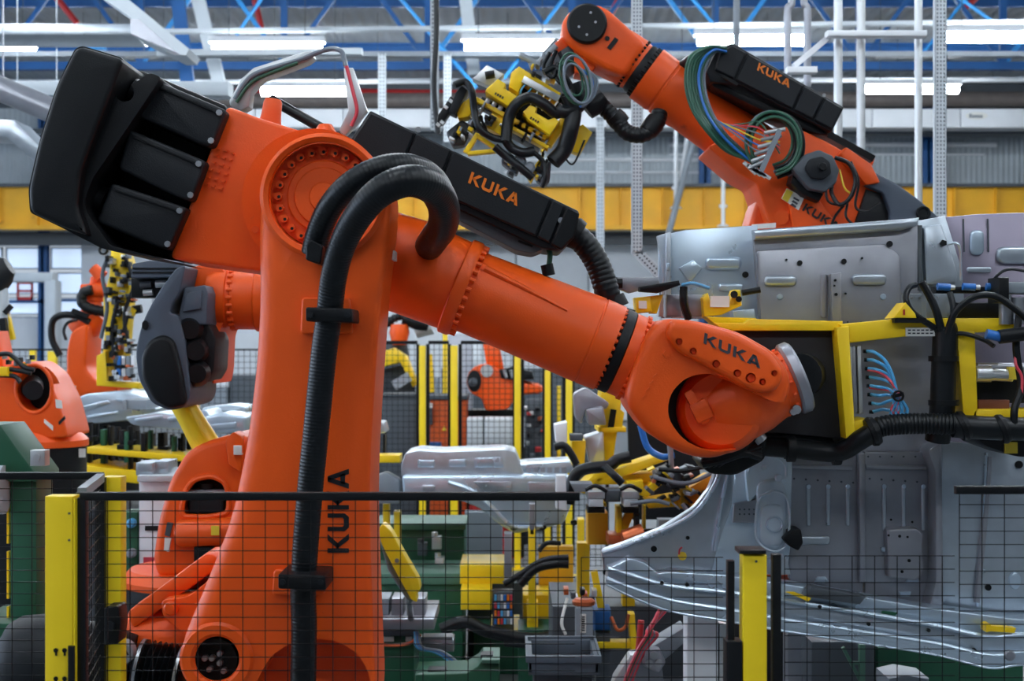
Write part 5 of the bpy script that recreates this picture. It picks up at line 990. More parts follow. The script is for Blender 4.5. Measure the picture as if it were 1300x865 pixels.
# green frame at the left
GF = thing('steel_portal', 'green steel machine frame with a sloping gusset at the fence', 'frame', Vector((P(28, 0, 5.6).x, 5.6, 0)))
B().pr([(13, 602), (46, 602), (46, 760), (46, 1160), (13, 1160)], 5.5, 5.7, .006).o('post', 'green', GF)
B().pr([(-40, 540), (0, 540), (46, 603), (46, 612), (13, 612), (-40, 596)], 5.46, 5.74, .006).o('gusset', 'green', GF)
B().box(-40, 60, 792, 812, 5.4, 5.8, .006).o('foot_beam', 'green', GF); B().box(38, 57, 572, 592, 5.4, 5.46, .004).disc(47, 581, 5.4, .012, .006, 12).o('connection_plate', 'alu', GF)
B().lathe((-10, 622, 5.45), (6, 622, 5.45), [(0, .05), (.2, .085), (1, .085)], 18).o('end_roller', 'white_d', GF)
for k in range(3): B().bar((11, 630+k*70, 5.52), (11, 690+k*70, 5.52), .008, .02).o('yellow_edge', 'yellow', GF)
tag(B().pr(rnd([(-30, 842), (8, 842), (30, 868), (40, 900), (40, 1239), (-30, 1239)], 4), 5.0, 5.2, .01).o('orange_cover', 'orange'), 'orange cover corner beside the black dome', 'cover')
b = thing('cable_rack', 'dark rack of cables and fittings behind the yellow posts', 'rack', Vector((P(54, 0, 6.4).x, 6.4, 0)))
B().wbox(P(46, 0, 6.4).x, P(62, 0, 6.4).x, 6.5, 6.6, 0, P(0, 650, 6.4).z).o('backing', 'black', b)
random.seed(9)
for k in range(8): B().hose([(50+random.uniform(-3, 5), 640+k*16, 6.45), (56+random.uniform(-3, 5), 655+k*16, 6.42), (50+random.uniform(-3, 6), 672+k*16, 6.45)], .012, 7).o('cable', random.choice(('rubber', 'hosegrey', 'yellow')), b)
b = thing('machine_rack', 'dark green machine housing with round gauges beside the white cabinet', 'machine', Vector((P(165, 0, 7.2).x, 7.2, 0)))
B().wbox(P(157, 0, 7.2).x, P(175, 0, 7.2).x, 7.2, 7.35, 0, P(0, 650, 7.2).z, .01).o('housing', 'green', b)
for y in (664, 702): B().disc(168, y, 7.2, px(6, 7.2), .04, 16, .008).o('gauge', 'hosesky' if y == 664 else 'grey', b)
# ---------------------------------------------------------------- back fence with yellow posts
def meshpanel(b, p0, p1, z0, z1, dx, dz, r):               # welded wire mesh between two plan points
    L = (p1-p0).length; d = (p1-p0)/L; n = int(L/dx); m_ = int((z1-z0)/dz); up = Vector((0, 0, 1))
    bm = b.bm; nrm = d.cross(up)
    def wire(a, c, s):
        t = (c-a).normalized(); q = [a-s*r-nrm*r, a+s*r-nrm*r, a+s*r+nrm*r, a-s*r+nrm*r]
        v0 = [bm.verts.new(x) for x in q]; v1 = [bm.verts.new(x+(c-a)) for x in q]
        for i in range(4): bm.faces.new((v0[i], v0[(i+1) % 4], v1[(i+1) % 4], v1[i]))
    for i in range(n+1): x = p0+d*min(i*dx, L); wire(Vector((x.x, x.y, z0)), Vector((x.x, x.y, z1)), d)
    for j in range(m_+1): z = z1-j*dz; wire(Vector((p0.x, p0.y, z)), Vector((p1.x, p1.y, z)), up)
    return b
YB = 14.2
def W(x, Y, z=0): v = P(x, 0, Y); return Vector((v.x, Y, z))
zt = P(0, 437, YB).z
for i, (x0, x1, nm) in enumerate(((470, 530, 'black mesh fence panel left of the orange cabinet'), (544, 570, 'narrow black mesh fence panel in front of the orange cabinet'), (585, 652, 'black mesh fence panel in front of the fenced robot'), (664, 690, 'narrow black mesh fence panel beside the fenced robot'), (700, 716, 'very narrow black mesh fence panel between two close yellow posts'), (728, 770, 'black mesh fence panel behind the yellow pillar'))):
    t = thing('mesh_fence_panel', nm, 'fence', W(x0, YB))
    meshpanel(B(), W(x0, YB), W(x1, YB), .012, zt, .05, .05, .0022).o('wire_mesh', 'black', t, kind='stuff')
    a, c = W(x0, YB), W(x1, YB)
    B().wbox(a.x, c.x, YB-.02, YB+.02, zt, zt+.03).o('top_rail', 'black', t); B().wbox(a.x-.02, a.x+.01, YB-.02, YB+.02, .1, zt).o('side_rail', 'black', t); B().wbox(c.x-.01, c.x+.02, YB-.02, YB+.02, .1, zt).o('side_rail', 'black', t)
for i, (x, w_, y, Y, l) in enumerate(((537, 8, 439, YB, 'yellow fence post in front of the dark machine'), (577, 9, 439, YB, 'yellow fence post in front of the orange cabinet'), (657, 8, 447, YB, 'yellow fence post beside the fenced robot'), (695, 7, 470, YB-.2, 'yellow fence post right of the fenced robot'), (722, 8, 480, YB-.4, 'yellow fence post next to the yellow pillar'), (565.5, 6, 420, 17, 'thin distant yellow post between the fence posts'), (709, 5, 490, 16, 'slim distant yellow post between two fence posts'))):
    t = thing('fence_post', l, 'fence post', W(x, Y)); zz = P(0, y, Y).z; h = px(w_/2, Y)
    B().wbox(W(x, Y).x-h, W(x, Y).x+h, Y-.1, Y-.04, .01, zz, .004).o('post', 'yellow_p', t); B().wbox(W(x, Y).x-.09, W(x, Y).x+.09, Y-.15, Y-.03, 0, .01).o('foot_plate', 'yellow_p', t)
# left back fence
YL = 16.0
t = thing('mesh_fence_panel', 'far black mesh fence panel below the frosted windows', 'fence', W(-20, YL))
meshpanel(B(), W(-20, YL), W(330, YL), .1, P(0, 445, YL).z, .06, .06, .0025).o('wire_mesh', 'black', t, kind='stuff'); B().wbox(W(-20, YL).x, W(330, YL).x, YL-.02, YL+.02, P(0, 445, YL).z, P(0, 443, YL).z).o('top_rail', 'black', t)
for x, w_, y, l in ((45, 7, 445, 'thin yellow far post near the turret'), (70, 11, 446, 'thick yellow far post beside the looped black hose'), (120, 8, 440, 'yellow far post behind the upright yellow gripper'), (252, 6, 486, 'yellow far post behind the slate counterweight')):
    tag(B().wbox(W(x, YL).x-px(w_/2, YL), W(x, YL).x+px(w_/2, YL), YL-.12, YL-.05, 0, P(0, y, YL).z, .004).wbox(W(x, YL).x-.1, W(x, YL).x+.1, YL-.16, YL-.02, 0, .012).o('fence_post', 'yellow_p'), l, 'fence post')
tag(B().bar((48, 472, YL-.14), (66, 472, YL-.14), .04, .04).o('yellow_crossbar', 'yellow_p'), 'short yellow bar between the two left far posts', 'bar')
# things by the far wall at left
tag(B().lathe((276, 460, 30), (277, 460, 30.5), [(0, .2), (1, .2)], 20).disc(276, 458, 30, px(16, 30), .3, 24, .06).o('hose_reel', 'red'), 'round red hose reel on the far wall', 'hose reel')
tag(B().box(255, 290, 474, 492, 30, 30.6, .02).o('white_cabinet', 'white'), 'white cabinet standing under the red hose reel', 'cabinet')
tag(B().wbox(W(255, 30.1).x, W(290, 30.1).x, 30.0, 30.6, 0, P(0, 492, 30).z-.01).o('low_cupboard', 'grey'), 'grey cupboard carrying the white cabinet', 'cabinet')
tag(B().wbox(W(292, 30).x, W(330, 30).x, 30, 30.6, 0, P(0, 477, 30).z, .02).o('dark_cabinet', 'grey_d'), 'dark grey cabinet beside the grey cupboard', 'cabinet')
tag(B().wbox(W(56, 34).x, W(70, 34).x, 34, 34.5, 0, P(0, 356, 34).z, .02).wbox(W(6, 34).x, W(66, 34).x, 34, 34.5, P(0, 352, 34).z-.1, P(0, 346, 34).z, .02).o('white_portal', 'white_d'), 'pale portal frame in front of the frosted windows', 'frame')
rf = thing('red_safety_sign', 'red outlined sign seen against the frosted window', 'sign', P(32, 384, 40))
for a in ((21, 41, 358, 361), (21, 41, 368, 371), (21, 41, 377, 381), (21, 23, 358, 381), (39, 41, 358, 381)): B().box(*a, 41.2, 41.3).o('bar', 'red', rf)
tag(B().box(-20, 60, 381, 385, 41.3, 41.5).box(62, 110, 380, 383, 41.3, 41.5).o('blue_rail', 'blue'), 'blue rail across the frosted windows', 'rail')
# ---------------------------------------------------------------- cell behind the back fence
tag(B().wbox(W(484, 15.2).x, W(532, 15.2).x, 15.2, 15.9, 0, P(0, 503, 15.2).z, .01).wbox(W(484, 15.2).x-.02, W(532, 15.2).x+.02, 15.17, 15.95, P(0, 503, 15.2).z, P(0, 501, 15.2).z).o('dark_machine', 'grey_d'), 'dark slatted machine cabinet behind the mesh fence', 'cabinet')
oc = thing('control_cabinet', 'orange control cabinet with a small warning triangle behind the fence', 'cabinet', W(565, 15))
B().wbox(W(546, 15).x, W(572, 15).x, 15, 15.6, .05, P(0, 508, 15).z, .01).o('body', 'orange_cab', oc); B().wbox(W(573.5, 15).x, W(592, 15).x, 15, 15.6, .05, P(0, 508, 15).z, .01).o('body', 'orange_cab', oc)
B().wbox(W(540, 15).x, W(594, 15).x, 14.98, 15.65, P(0, 508, 15).z, P(0, 502, 15).z, .01).o('lid', 'grey_d', oc); B().wbox(W(546, 15).x, W(592, 15).x, 15.05, 15.6, 0, .05).o('plinth', 'black', oc)
B().pr([(561, 547), (567, 547), (564, 541)], 14.985, 15).o('warning_triangle', 'label_y', oc); B().box(545, 560, 562, 574, 14.9, 15, .01).o('blue_box', 'blue', oc)
B().box(543, 549, 513, 540, 14.95, 15, .01).o('operator_panel', 'grey_d', oc); B().box(544, 549, 512, 518, 14.94, 14.95).o('white_label', 'label_w', oc)
for i, (x0, x1) in enumerate(((593, 613), (615, 666))):
    b = thing('white_box', ('narrow white panelled box behind the fence beside the orange cabinet', 'wide white panelled box below the fenced robot')[i], 'box', W(x0, 15))
    B().wbox(W(x0, 14.8).x, W(x1, 14.8).x, 14.8, 15.4, P(0, 568, 14.8).z, P(0, 532, 14.8).z, .01).o('body', 'white', b); B().wbox(W(x0, 14.8).x+.02, W(x1, 14.8).x-.02, 14.85, 15.35, 0, P(0, 568, 14.8).z).o('stand', 'red', b)
# fenced robot
Y6 = 15.5; r6 = lambda n: px(n, Y6)
R6 = thing('industrial_robot', 'orange robot behind the mesh fence, above the white panelled boxes', 'robot', W(630, Y6))
B().lathe(W(622, Y6+.6), P(622, 520, Y6+.6), [(0, .42), (.9, .36), (1, .36)], 28).o('base', 'black', R6)
B().pr(rnd([(594, 474), (604, 464), (622, 462), (640, 474), (664, 486), (688, 490), (690, 498), (664, 500), (650, 512), (645, 520), (616, 522), (612, 506), (598, 500), (592, 488)], 6), Y6, Y6+.6, .03, 2).o('turret', 'orange', R6)
B().pr(circ(602, 484, 9, 18, 14), Y6-.02, Y6, .004).o('turret_opening', 'black', R6); B().lathe((600, 486, Y6), (602, 484, Y6-.15), [(0, r6(6)), (1, r6(4))], 12).o('turret_motor', 'grey_d', R6)
B().pr([(612, 430), (634, 440), (640, 470), (618, 466)], Y6+.1, Y6+.5, .02, 2, r=3).o('link_arm', 'orange', R6); B().cy((618, 471, Y6), (618, 471, Y6-.05), r6(8), n=18).o('shoulder_cap', 'alu', R6)
B().pr([(634, 470), (650, 466), (676, 472), (678, 482), (655, 484), (636, 480)], Y6-.05, Y6+.3, .02).o('motor_pack', 'black', R6)
for x in (640, 648): B().cy((x, 470, Y6-.07), (x+3, 480, Y6-.07), r6(2), n=8).o('motor_plug', 'alu', R6)
B().lathe((660, 492, Y6+.2), (688, 494, Y6+.2), [(0, r6(10)), (.8, r6(7)), (1, r6(4))], 18).o('forearm', 'orange', R6)
random.seed(31)
t = thing('parts_rack', 'dark rack of small parts behind the fence beside the white boxes', 'rack', W(680, 17))
B().wbox(W(668, 17).x, W(690, 17).x, 17, 17.4, 0, P(0, 508, 17).z, .01).o('frame', 'grey_d', t)
for k in range(14): x, y = random.uniform(664, 688), random.uniform(508, 580); B().box(x, x+random.uniform(3, 8), y, y+random.uniform(2, 6), 16.85, 17, .01).o('part', random.choice(('red', 'alu', 'grey', 'black', 'copper')), t)
# distant robot with yellow beams, behind the link arm
Y7 = 17.0; r7 = lambda n: px(n, Y7)
R7 = thing('industrial_robot', 'distant orange robot joint with a black arm above yellow beams', 'robot', W(508, Y7))
B().lathe((507, 412, Y7), (507, 438, Y7), [(0, r7(11)), (.4, r7(13)), (1, r7(9))], 20).o('joint', 'orange', R7)
B().lathe((512, 404, Y7), (544, 414, Y7), [(0, r7(8)), (.6, r7(10)), (1, r7(7))], 18).o('arm', 'black', R7)
B().hose([(478, 426, Y7), (490, 412, Y7), (506, 402, Y7), (520, 404, Y7)], r7(5), 10, .006, .05).o('arm_hose', 'rubber', R7)
B().cy((548, 416, Y7+.2), (528, 424, Y7+.2), r7(9), r7(6), n=16).o('flange', 'white_d', R7)
B().lathe(W(500, Y7+.2), P(500, 436, Y7+.2), [(0, .4), (.3, .3), (1, .15)], 20).o('base', 'grey_d', R7)
yb = thing('lifting_frame', 'bent yellow lifting beam behind the mesh fence', 'frame', W(500, 16.4))
B().pr([(476, 448), (500, 442), (516, 452), (530, 488), (524, 492), (508, 460), (474, 470)], 16.3, 16.6, .02).o('bent_beam', 'yellow', yb); B().bar((545, 450, 16.4), (548, 498, 16.4), .06, .06).o('strut', 'yellow', yb)
for x in (482, 546): B().wbox(W(x, 16.45).x-.04, W(x, 16.45).x+.04, 16.4, 16.5, 0, P(0, 470, 16.4).z).o('leg', 'grey_d', yb)
B().pr([(478, 470), (520, 462), (528, 500), (480, 502)], 16.62, 16.75, .01).o('backing_shield', 'grey_d', yb); B().bar((500, 490, 16.25), (520, 478, 16.25), .1, .1).o('sheet_part', 'steel', yb)
tag(B().wbox(W(562, 20).x, W(600, 20).x, 20, 20.3, 0, P(0, 425, 20).z, .01).o('grey_pillar', 'steel_d'), 'tall grey pillar behind the yellow fence posts', 'pillar')
tag(B().wbox(W(590, 24).x, W(610, 24).x, 24, 24.3, P(0, 462, 24).z, P(0, 438, 24).z, .01).wbox(W(598, 24).x, W(602, 24).x, 24.1, 24.2, 0, P(0, 462, 24).z).o('white_board', 'white'), 'bright white board seen through the mesh fence', 'board')
tag(B().wbox(W(560, 22).x, W(760, 22).x, 22, 22.5, 0, P(0, 468, 22).z, .02).o('machine_bank', 'grey_d'), 'long dark machine bank far behind the fenced robot', 'machine')
tag(B().wbox(W(480, 19).x, W(556, 19).x, 19, 19.6, 0, P(0, 480, 19).z, .02).o('machine_block', 'grey'), 'grey machine block far behind the dark slatted cabinet', 'machine')
# ---------------------------------------------------------------- silver underbody on the middle station
YM = 9.4; CU = thing('car_underbody', 'silver car rear floor lying on the middle station', 'car part', P(620, 650, YM))
B().pr([(509, 592), (514, 576), (530, 572), (560, 574), (640, 571), (654, 574), (664, 600), (668, 606), (510, 606)], YM, YM+.5, .02, 3, r=3).o('seat_well', 'steel', CU)
B().pr([(510, 604), (666, 604), (724, 606), (726, 640), (716, 664), (690, 672), (654, 678), (636, 668), (610, 646), (580, 634), (512, 634)], YM-.12, YM+.5, .025, 3, r=5).o('floor_pressing', 'steel_b', CU)
B().pr([(656, 590), (724, 586), (730, 600), (668, 606)], YM+.15, YM+.6, .012).o('rear_ledge', 'steel_b', CU)
B().hose([(570, 612, YM-.13), (596, 622, YM-.15), (622, 642, YM-.16), (650, 668, YM-.15), (690, 668, YM-.15)], px(3, YM), 8).o('pressed_curve', 'steel_b', CU)
for bd in ([(530, 584), (552, 584), (552, 594), (530, 594)], [(570, 584), (592, 583), (592, 593), (570, 593)], [(602, 582), (636, 580), (640, 594), (602, 594)]): B().pr(bd, YM-.01, YM+.01, .006, 2, r=2).o('pressed_field', 'steel_b', CU)
for bd in ([(536, 616), (552, 616), (552, 624), (536, 624)], [(600, 612), (650, 612), (650, 630), (620, 626)], [(670, 612), (712, 612), (710, 636), (672, 634)]): B().pr(bd, YM-.135, YM-.11, .006, 2, r=3).o('pressed_field', 'steel', CU)
for x, y in ((653, 670), (689, 670), (729, 664)): B().pr(circ(x, y, 5, 14, 3.5), YM-.135, YM-.11).o('oval_hole', 'black', CU)
for k in range(6): B().pr([(668+k*9, 594), (674+k*9, 593.4), (674+k*9, 600), (668+k*9, 600.6)], YM+.14, YM+.16).o('ledge_step', 'steel_d', CU)
ms = thing('weld_station', 'middle weld station of yellow brackets and silver clamps under the rear floor', 'machine', W(640, YM))
for x0, x1, y0, y1 in ((671, 680, 672, 790), (640, 650, 678, 735), (734, 742, 660, 760)): B().box(x0, x1, y0, y1, YM-.33, YM-.18, .006).o('upright', 'yellow' if x0 != 640 else 'steel_d', ms)
B().box(669, 683, 765, 800, YM-.32, YM-.08, .006).o('upright_foot', 'yellow', ms); B().box(672, 679, 640, 680, YM-.33, YM-.24, .006).o('locating_pin', 'steel_d', ms)
B().box(584, 640, 718, 742, YM-.2, YM+.3, .01).o('yellow_beam', 'yellow', ms); B().box(585, 624, 748, 775, YM-.4, YM, .01).o('yellow_box', 'yellow', ms); B().box(664, 722, 756, 786, YM-.2, YM+.2, .01).o('yellow_beam', 'yellow', ms)
B().box(684, 728, 694, 745, YM+.2, YM+.3, .01).o('deep_yellow_plate', 'yellow_c', ms)  # plate in the deeper crane yellow
vr = B().box(625, 652, 752, 802, YM-.35, YM-.2, .004).o('terminal_rack', 'grey_d', ms)
for r_ in range(4):
    for c_ in range(6):
        B().box(627.5+c_*4, 630.5+c_*4, 756+r_*10, 763+r_*10, YM-.375, YM-.35).o('terminal', ('hosesky', 'hosered', 'ink_o', 'hoseblue', 'white', 'grey')[(c_*5+r_*7) % 6], vr)
B().box(622, 660, 803, 810, YM-.4, YM+.2, .006).o('rack_foot', 'yellow', ms)
for pts, r_ in (([(660, 742), (680, 722), (705, 716), (722, 716)], 6), ([(640, 742), (660, 730), (690, 712), (722, 708)], 4), ([(560, 800), (590, 790), (620, 802), (680, 812), (740, 800)], 8), ([(640, 815), (690, 818), (740, 812)], 6), ([(684, 700), (694, 690), (712, 690)], 3)): B().hose([(x, y, YM-.45) for x, y in pts], px(r_, YM), 10).o('cable_hose', 'rubber', ms)
for x, y in ((548, 682), (552, 708), (530, 690)): B().box(x, x+12, y, y+16, YM+.3, YM+.4, .01).cy((x+4, y-6, YM+.34), (x+4, y, YM+.34), .02, n=8).o('sensor', 'alu' if x != 530 else 'grey_d', ms)
B().wbox(W(478, YM+.6).x, W(590, YM+.6).x, YM+.55, YM+1, 0, P(0, 672, YM+.55).z, .01).o('rear_base', 'green', ms); B().wbox(W(476, YM+.6).x, W(592, YM+.6).x, YM+.5, YM+1.02, P(0, 672, YM+.55).z, P(0, 664, YM+.55).z, .006).o('rear_top', 'green_l', ms)
B().wbox(W(478, YM).x, W(588, YM).x, YM-.1, YM+.45, 0, P(0, 742, YM-.1).z, .01).o('front_base', 'green', ms); B().wbox(W(474, YM).x, W(592, YM).x, YM-.12, YM+.48, P(0, 742, YM-.1).z, P(0, 728, YM-.1).z, .006).o('front_top', 'green_l', ms)
B().wbox(W(600, YM).x, W(800, YM).x, YM+.2, YM+.6, 0, P(0, 800, YM+.2).z, .01).o('side_base', 'green', ms); B().wbox(W(590, YM).x, W(760, YM).x, YM+.6, YM+.9, 0, P(0, 740, YM+.6).z, .01).o('rear_block', 'grey_d', ms)
B().wbox(W(658, YM-.4).x, W(690, YM-.4).x, YM-.4, YM-.05, 0, P(0, 800, YM-.4).z, .01).o('foot_block', 'green', ms)
for x, w_ in ((486, 8), (500, 8)): B().box(x, x+w_, 640 if x == 486 else 650, 690, YM+.2, YM+.3, .006).o('yellow_stop', 'yellow', ms)
B().box(470, 508, 578, 588, YM+.1, YM+.3, .01).o('yellow_bar', 'yellow', ms)
B().pr([(472, 606), (490, 600), (508, 610), (508, 640), (474, 640)], YM+.05, YM+.2, .02, 2, r=4).o('clamp', 'grey', ms)
B().pr([(469, 536), (486, 536), (490, 550), (470, 552)], YM+.3, YM+.6, .02, 2, r=3).o('sheet_corner', 'steel', ms); B().box(476, 480, 552, 580, YM+.3, YM+.4).o('clamp_post', 'black', ms); B().box(486, 489, 552, 580, YM+.3, YM+.4).o('clamp_post', 'black', ms)
B().box(590, 638, 650, 745, YM+1.2, YM+1.3, .01).o('back_screen', 'grey', ms)
# green bench with steel block and yellow curved guard
gb = thing('green_bench', 'green bench with a steel top block beside the tall link arm', 'machine', W(505, 7.4))
B().wbox(W(479, 7.4).x, W(526, 7.4).x, 7.4, 7.8, 0, P(0, 806, 7.4).z, .01).o('body', 'green', gb); B().box(479, 551, 786, 800, 7.3, 7.85, .01).o('top_block', 'steel_d', gb); B().box(479, 527, 800, 808, 7.35, 7.8, .004).o('top_plate', 'grey_d', gb)
for x0, x1, m_ in ((480, 494, 'grey'), (497, 512, 'steel_d'), (516, 540, 'steel_d')): B().box(x0, x1, 760, 786, 7.4, 7.6, .01).o('clamp_block', m_, gb)
B().box(485, 500, 809, 815, 7.39, 7.4).o('white_sticker', 'label_w', gb); B().box(515, 523, 809, 815, 7.39, 7.4).o('white_sticker', 'label_w', gb)
B().hose([(479, 818, 7.37), (500, 820, 7.35), (520, 817, 7.35), (534, 806, 7.35)], .008, 7).o('cable', 'copper', gb)
for k in range(4): B().hose([(527+k, 802, 7.35), (530+k*2, 822, 7.33), (552+k*3, 828, 7.33), (572+k*4, 842+k, 7.33), (580+k*5, 865, 7.33)], .008, 7).o('cable', ('hosesky', 'hosegrey', 'hoseblue', 'hosegrey')[k], gb)
tag(B().box(532, 576, 812, 828, 7.6, 7.75, .01).box(536, 574, 809, 812, 7.6, 7.7).o('steel_rail', 'steel_d'), 'grey steel rail lying beside the green bench', 'rail')
gl = thing('green_machine', 'low green machine base with two black buffers', 'machine', W(570, 7.2))
B().pr([(527, 1000), (527, 857), (592, 855), (606, 846), (612, 838), (634, 838), (634, 1000)], 6.95, 7.25, .01).o('body', 'green', gl)
B().box(543, 567, 851, 857, 7.0, 7.1, .006).o('buffer', 'black', gl); B().box(610, 626, 832, 838, 7.0, 7.1, .006).o('buffer', 'black', gl); B().box(612, 634, 838, 843, 6.93, 7.2, .004).o('top_plate', 'green_l', gl)
yg = thing('curved_guard', 'yellow curved sheet guard leaning over the green bench', 'guard', P(520, 760, 7.1))
B().pr(rnd([(480, 672), (486, 665), (496, 674), (510, 700), (531, 736), (534, 750), (528, 754), (530, 766), (522, 762), (500, 722), (484, 690)], 4), 7.0, 7.12, .02, 3).o('face', 'yellow_p', yg)
B().pr([(481, 684), (500, 720), (524, 764), (516, 762), (492, 724)], 7.06, 7.2, .01).o('edge', 'grey', yg)
B().disc(504, 712, 7.0, .01, .006, 10).o('rivet', 'bolt', yg); B().cy((518, 752, 7.1), (522, 786, 7.3), .015, n=8).o('stay', 'bolt', yg)
# spot-weld stand with grey column and copper top, and the grey crate
sc_ = thing('grey_pedestal', 'grey pedestal with a copper top plate and white number strip', 'pedestal', W(741, 6.8))
B().wbox(W(731, 6.8).x, W(752, 6.8).x, 6.75, 6.9, 0, P(0, 770, 6.8).z, .004).o('column', 'grey', sc_); B().lathe((741, 768, 6.82), (741, 760, 6.82), [(0, px(14, 6.8)), (.6, px(15, 6.8)), (1, px(11, 6.8))], 24).o('top_plate', 'copper', sc_)
B().box(737, 744, 780, 804, 6.745, 6.75).o('number_strip', 'label_w', sc_)
b = B()
for k in range(7): b.box(738.5, 742.5, 783+k*2.8, 784.5+k*2.8, 6.742, 6.745)
b.o('strip_print', 'ink_k', sc_, kind='stuff')
for k in range(7): B().box(716+k*6+(k % 2)*3, 722+k*6+(k % 2)*3, 748+(k*5) % 14, 756+(k*5) % 14, 6.9, 7.0, .006).o('fitting', ('copper', 'grey_d', 'alu', 'black')[k % 4], sc_)
B().hose([(720, 760, 6.8), (713, 790, 6.75), (718, 806, 6.75)], .007, 7).o('cable', 'label_w', sc_)
cr = thing('plastic_crate', 'grey plastic crate with a dark inside beside the grey pedestal', 'crate', P(720, 850, 6.2))
zc = P(0, 848, 6.2).z; zc1 = P(0, 836, 6.2).z; xa, xb = W(671, 6.2).x, W(760, 6.2).x
for a in ((xa, xb, 6.2, 6.215), (xa, xb, 6.58, 6.6), (xa, xa+.015, 6.2, 6.6), (xb-.015, xb, 6.2, 6.6)): B().wbox(*a, zc-.02, zc1, .003).o('side', 'crate', cr)
for a in ((xa-.01, xb+.01, 6.18, 6.2), (xa-.01, xb+.01, 6.6, 6.62), (xa-.01, xa, 6.2, 6.6), (xb, xb+.01, 6.2, 6.6)): B().wbox(*a, zc1-.015, zc1+.012, .003).o('rim', 'crate', cr)
B().wbox(xa, xb, 6.2, 6.6, zc-.03, zc-.02).o('bottom', 'grey_d', cr)
tag(B().wbox(xa+.02, xb-.02, 6.25, 6.55, 0, zc-.03, .01).o('crate_stand', 'grey_d'), 'dark stand under the grey plastic crate', 'stand')
# ---------------------------------------------------------------- right hand weld station: yellow grippers behind the wrist
YS = 7.6; rs = lambda n: px(n, YS)
S_ = thing('weld_station', 'weld station of yellow arms, silver clamps and black hoses beyond the wheel arch', 'machine', W(820, YS))
B().pr([(765, 486), (792, 480), (788, 520), (793, 524), (790, 544), (784, 546), (778, 588), (768, 588), (762, 545), (760, 520)], YS+.4, YS+.7, .01).o('yellow_pillar', 'yellow', S_); B().box(760, 795, 543, 549, YS+.35, YS+.75, .006).o('pillar_collar', 'yellow', S_)
B().bar((779, 520, YS+.38), (775, 545, YS+.38), .03, .02).o('pillar_stripe', 'black', S_)
B().pr([(726, 560), (744, 560), (742, 590), (726, 590)], YS+.3, YS+.5, .006).o('yellow_bracket', 'yellow', S_)
B().pr([(744, 520), (766, 516), (770, 540), (748, 540)], YS+.2, YS+.4, .01, 2, r=3).o('silver_bracket', 'steel_d', S_); B().pr([(742, 555), (766, 548), (768, 590), (750, 592)], YS+.3, YS+.5, .01, 2, r=3).o('silver_bracket', 'steel', S_)
B().pr([(728, 500), (744, 492), (762, 504), (774, 512), (770, 520), (744, 518), (738, 540), (730, 530)], YS+.25, YS+.4, .015, 2, r=5).o('silver_hook', 'steel_d', S_)
B().pr([(704, 540), (720, 536), (720, 562), (706, 562)], YS+.1, YS+.3, .006).o('sensor_box', 'white', S_); B().box(724, 740, 552, 560, YS+.1, YS+.25, .006).o('drilled_block', 'grey_d', S_)
B().pr([(732, 624), (760, 596), (792, 590), (796, 600), (764, 612), (744, 628)], YS, YS+.3, .01).o('arm_bracket', 'yellow', S_)
B().pr([(782, 596), (836, 578), (850, 584), (796, 604), (786, 606)], YS-.1, YS+.1, .01).o('upper_arm', 'yellow', S_)
B().pr([(752, 606), (840, 600), (838, 614), (760, 616)], YS, YS+.2, .01).o('middle_arm', 'yellow', S_)
B().pr([(796, 612), (816, 610), (818, 622), (836, 606), (840, 616), (822, 632), (800, 626)], YS-.15, YS+.05, .01).o('jaw_arm', 'yellow', S_)
B().pr([(864, 626), (900, 604), (916, 606), (912, 624), (880, 648), (864, 646)], YS-.3, YS-.1, .01).o('front_arm', 'yellow_c', S_)
B().pr([(820, 636), (858, 630), (860, 644), (824, 646)], YS-.2, YS, .01).o('lower_arm', 'yellow', S_)
B().box(756, 770, 640, 644, YS-.2, YS, .006).o('post_cap', 'yellow', S_); B().box(783, 790, 644, 684, YS-.2, YS-.05, .006).o('post', 'yellow', S_); B().bar((790, 672, YS-.15), (800, 650, YS-.15), .04, .05).o('brace', 'yellow', S_); B().box(817, 820, 642, 676, YS-.2, YS-.1, .004).o('post', 'yellow', S_)
B().hose([(722, 640, YS-.15), (728, 608, YS-.15), (742, 596, YS-.15), (772, 592, YS-.12), (784, 584, YS-.1), (800, 580, YS-.1)], rs(7.5), 14).o('thick_hose', 'rubber', S_)
B().hose([(768, 593, YS-.16), (780, 604, YS-.2), (790, 614, YS-.2)], rs(5), 10).o('thick_hose', 'rubber', S_); B().hose([(704, 568, YS), (716, 566, YS), (726, 578, YS), (732, 590, YS)], rs(5), 10).o('thick_hose', 'rubber', S_)
for x in (746, 790): B().box(x, x+22, 624, 634, YS-.35, YS-.1, .01).o('clamp_head', 'alu', S_); B().box(x+2, x+20, 634, 644, YS-.35, YS-.15, .008).o('clamp_body', 'white_d', S_); B().box(x, x+22, 645, 652, YS-.3, YS-.1, .01).o('clamp_foot', 'black', S_); B().hose([(x-2, 622, YS-.36), (x+10, 617, YS-.38), (x+24, 624, YS-.36)], rs(2.5), 8).o('clamp_hose', 'rubber', S_)
B().pr([(724, 614), (752, 614), (752, 624), (730, 626)], YS-.3, YS-.15, .006).o('drilled_block', 'grey', S_); B().box(768, 788, 622, 638, YS-.3, YS-.15, .02).o('actuator', 'grey_d', S_)
B().pr([(706, 604), (718, 604), (720, 650), (706, 646)], YS-.3, YS-.2, .006).o('white_panel', 'white', S_)
B().box(746, 772, 652, 692, YS-.1, YS+.1, .006).o('deep_yellow_plate', 'yellow_c', S_)  # flat plate, same deeper yellow as the crane girder
B().lathe((850, 556, YS-.35), (853, 598, YS-.35), [(0, rs(4)), (.9, rs(3)), (1, rs(2))], 12).o('steel_rod', 'bolt', S_)
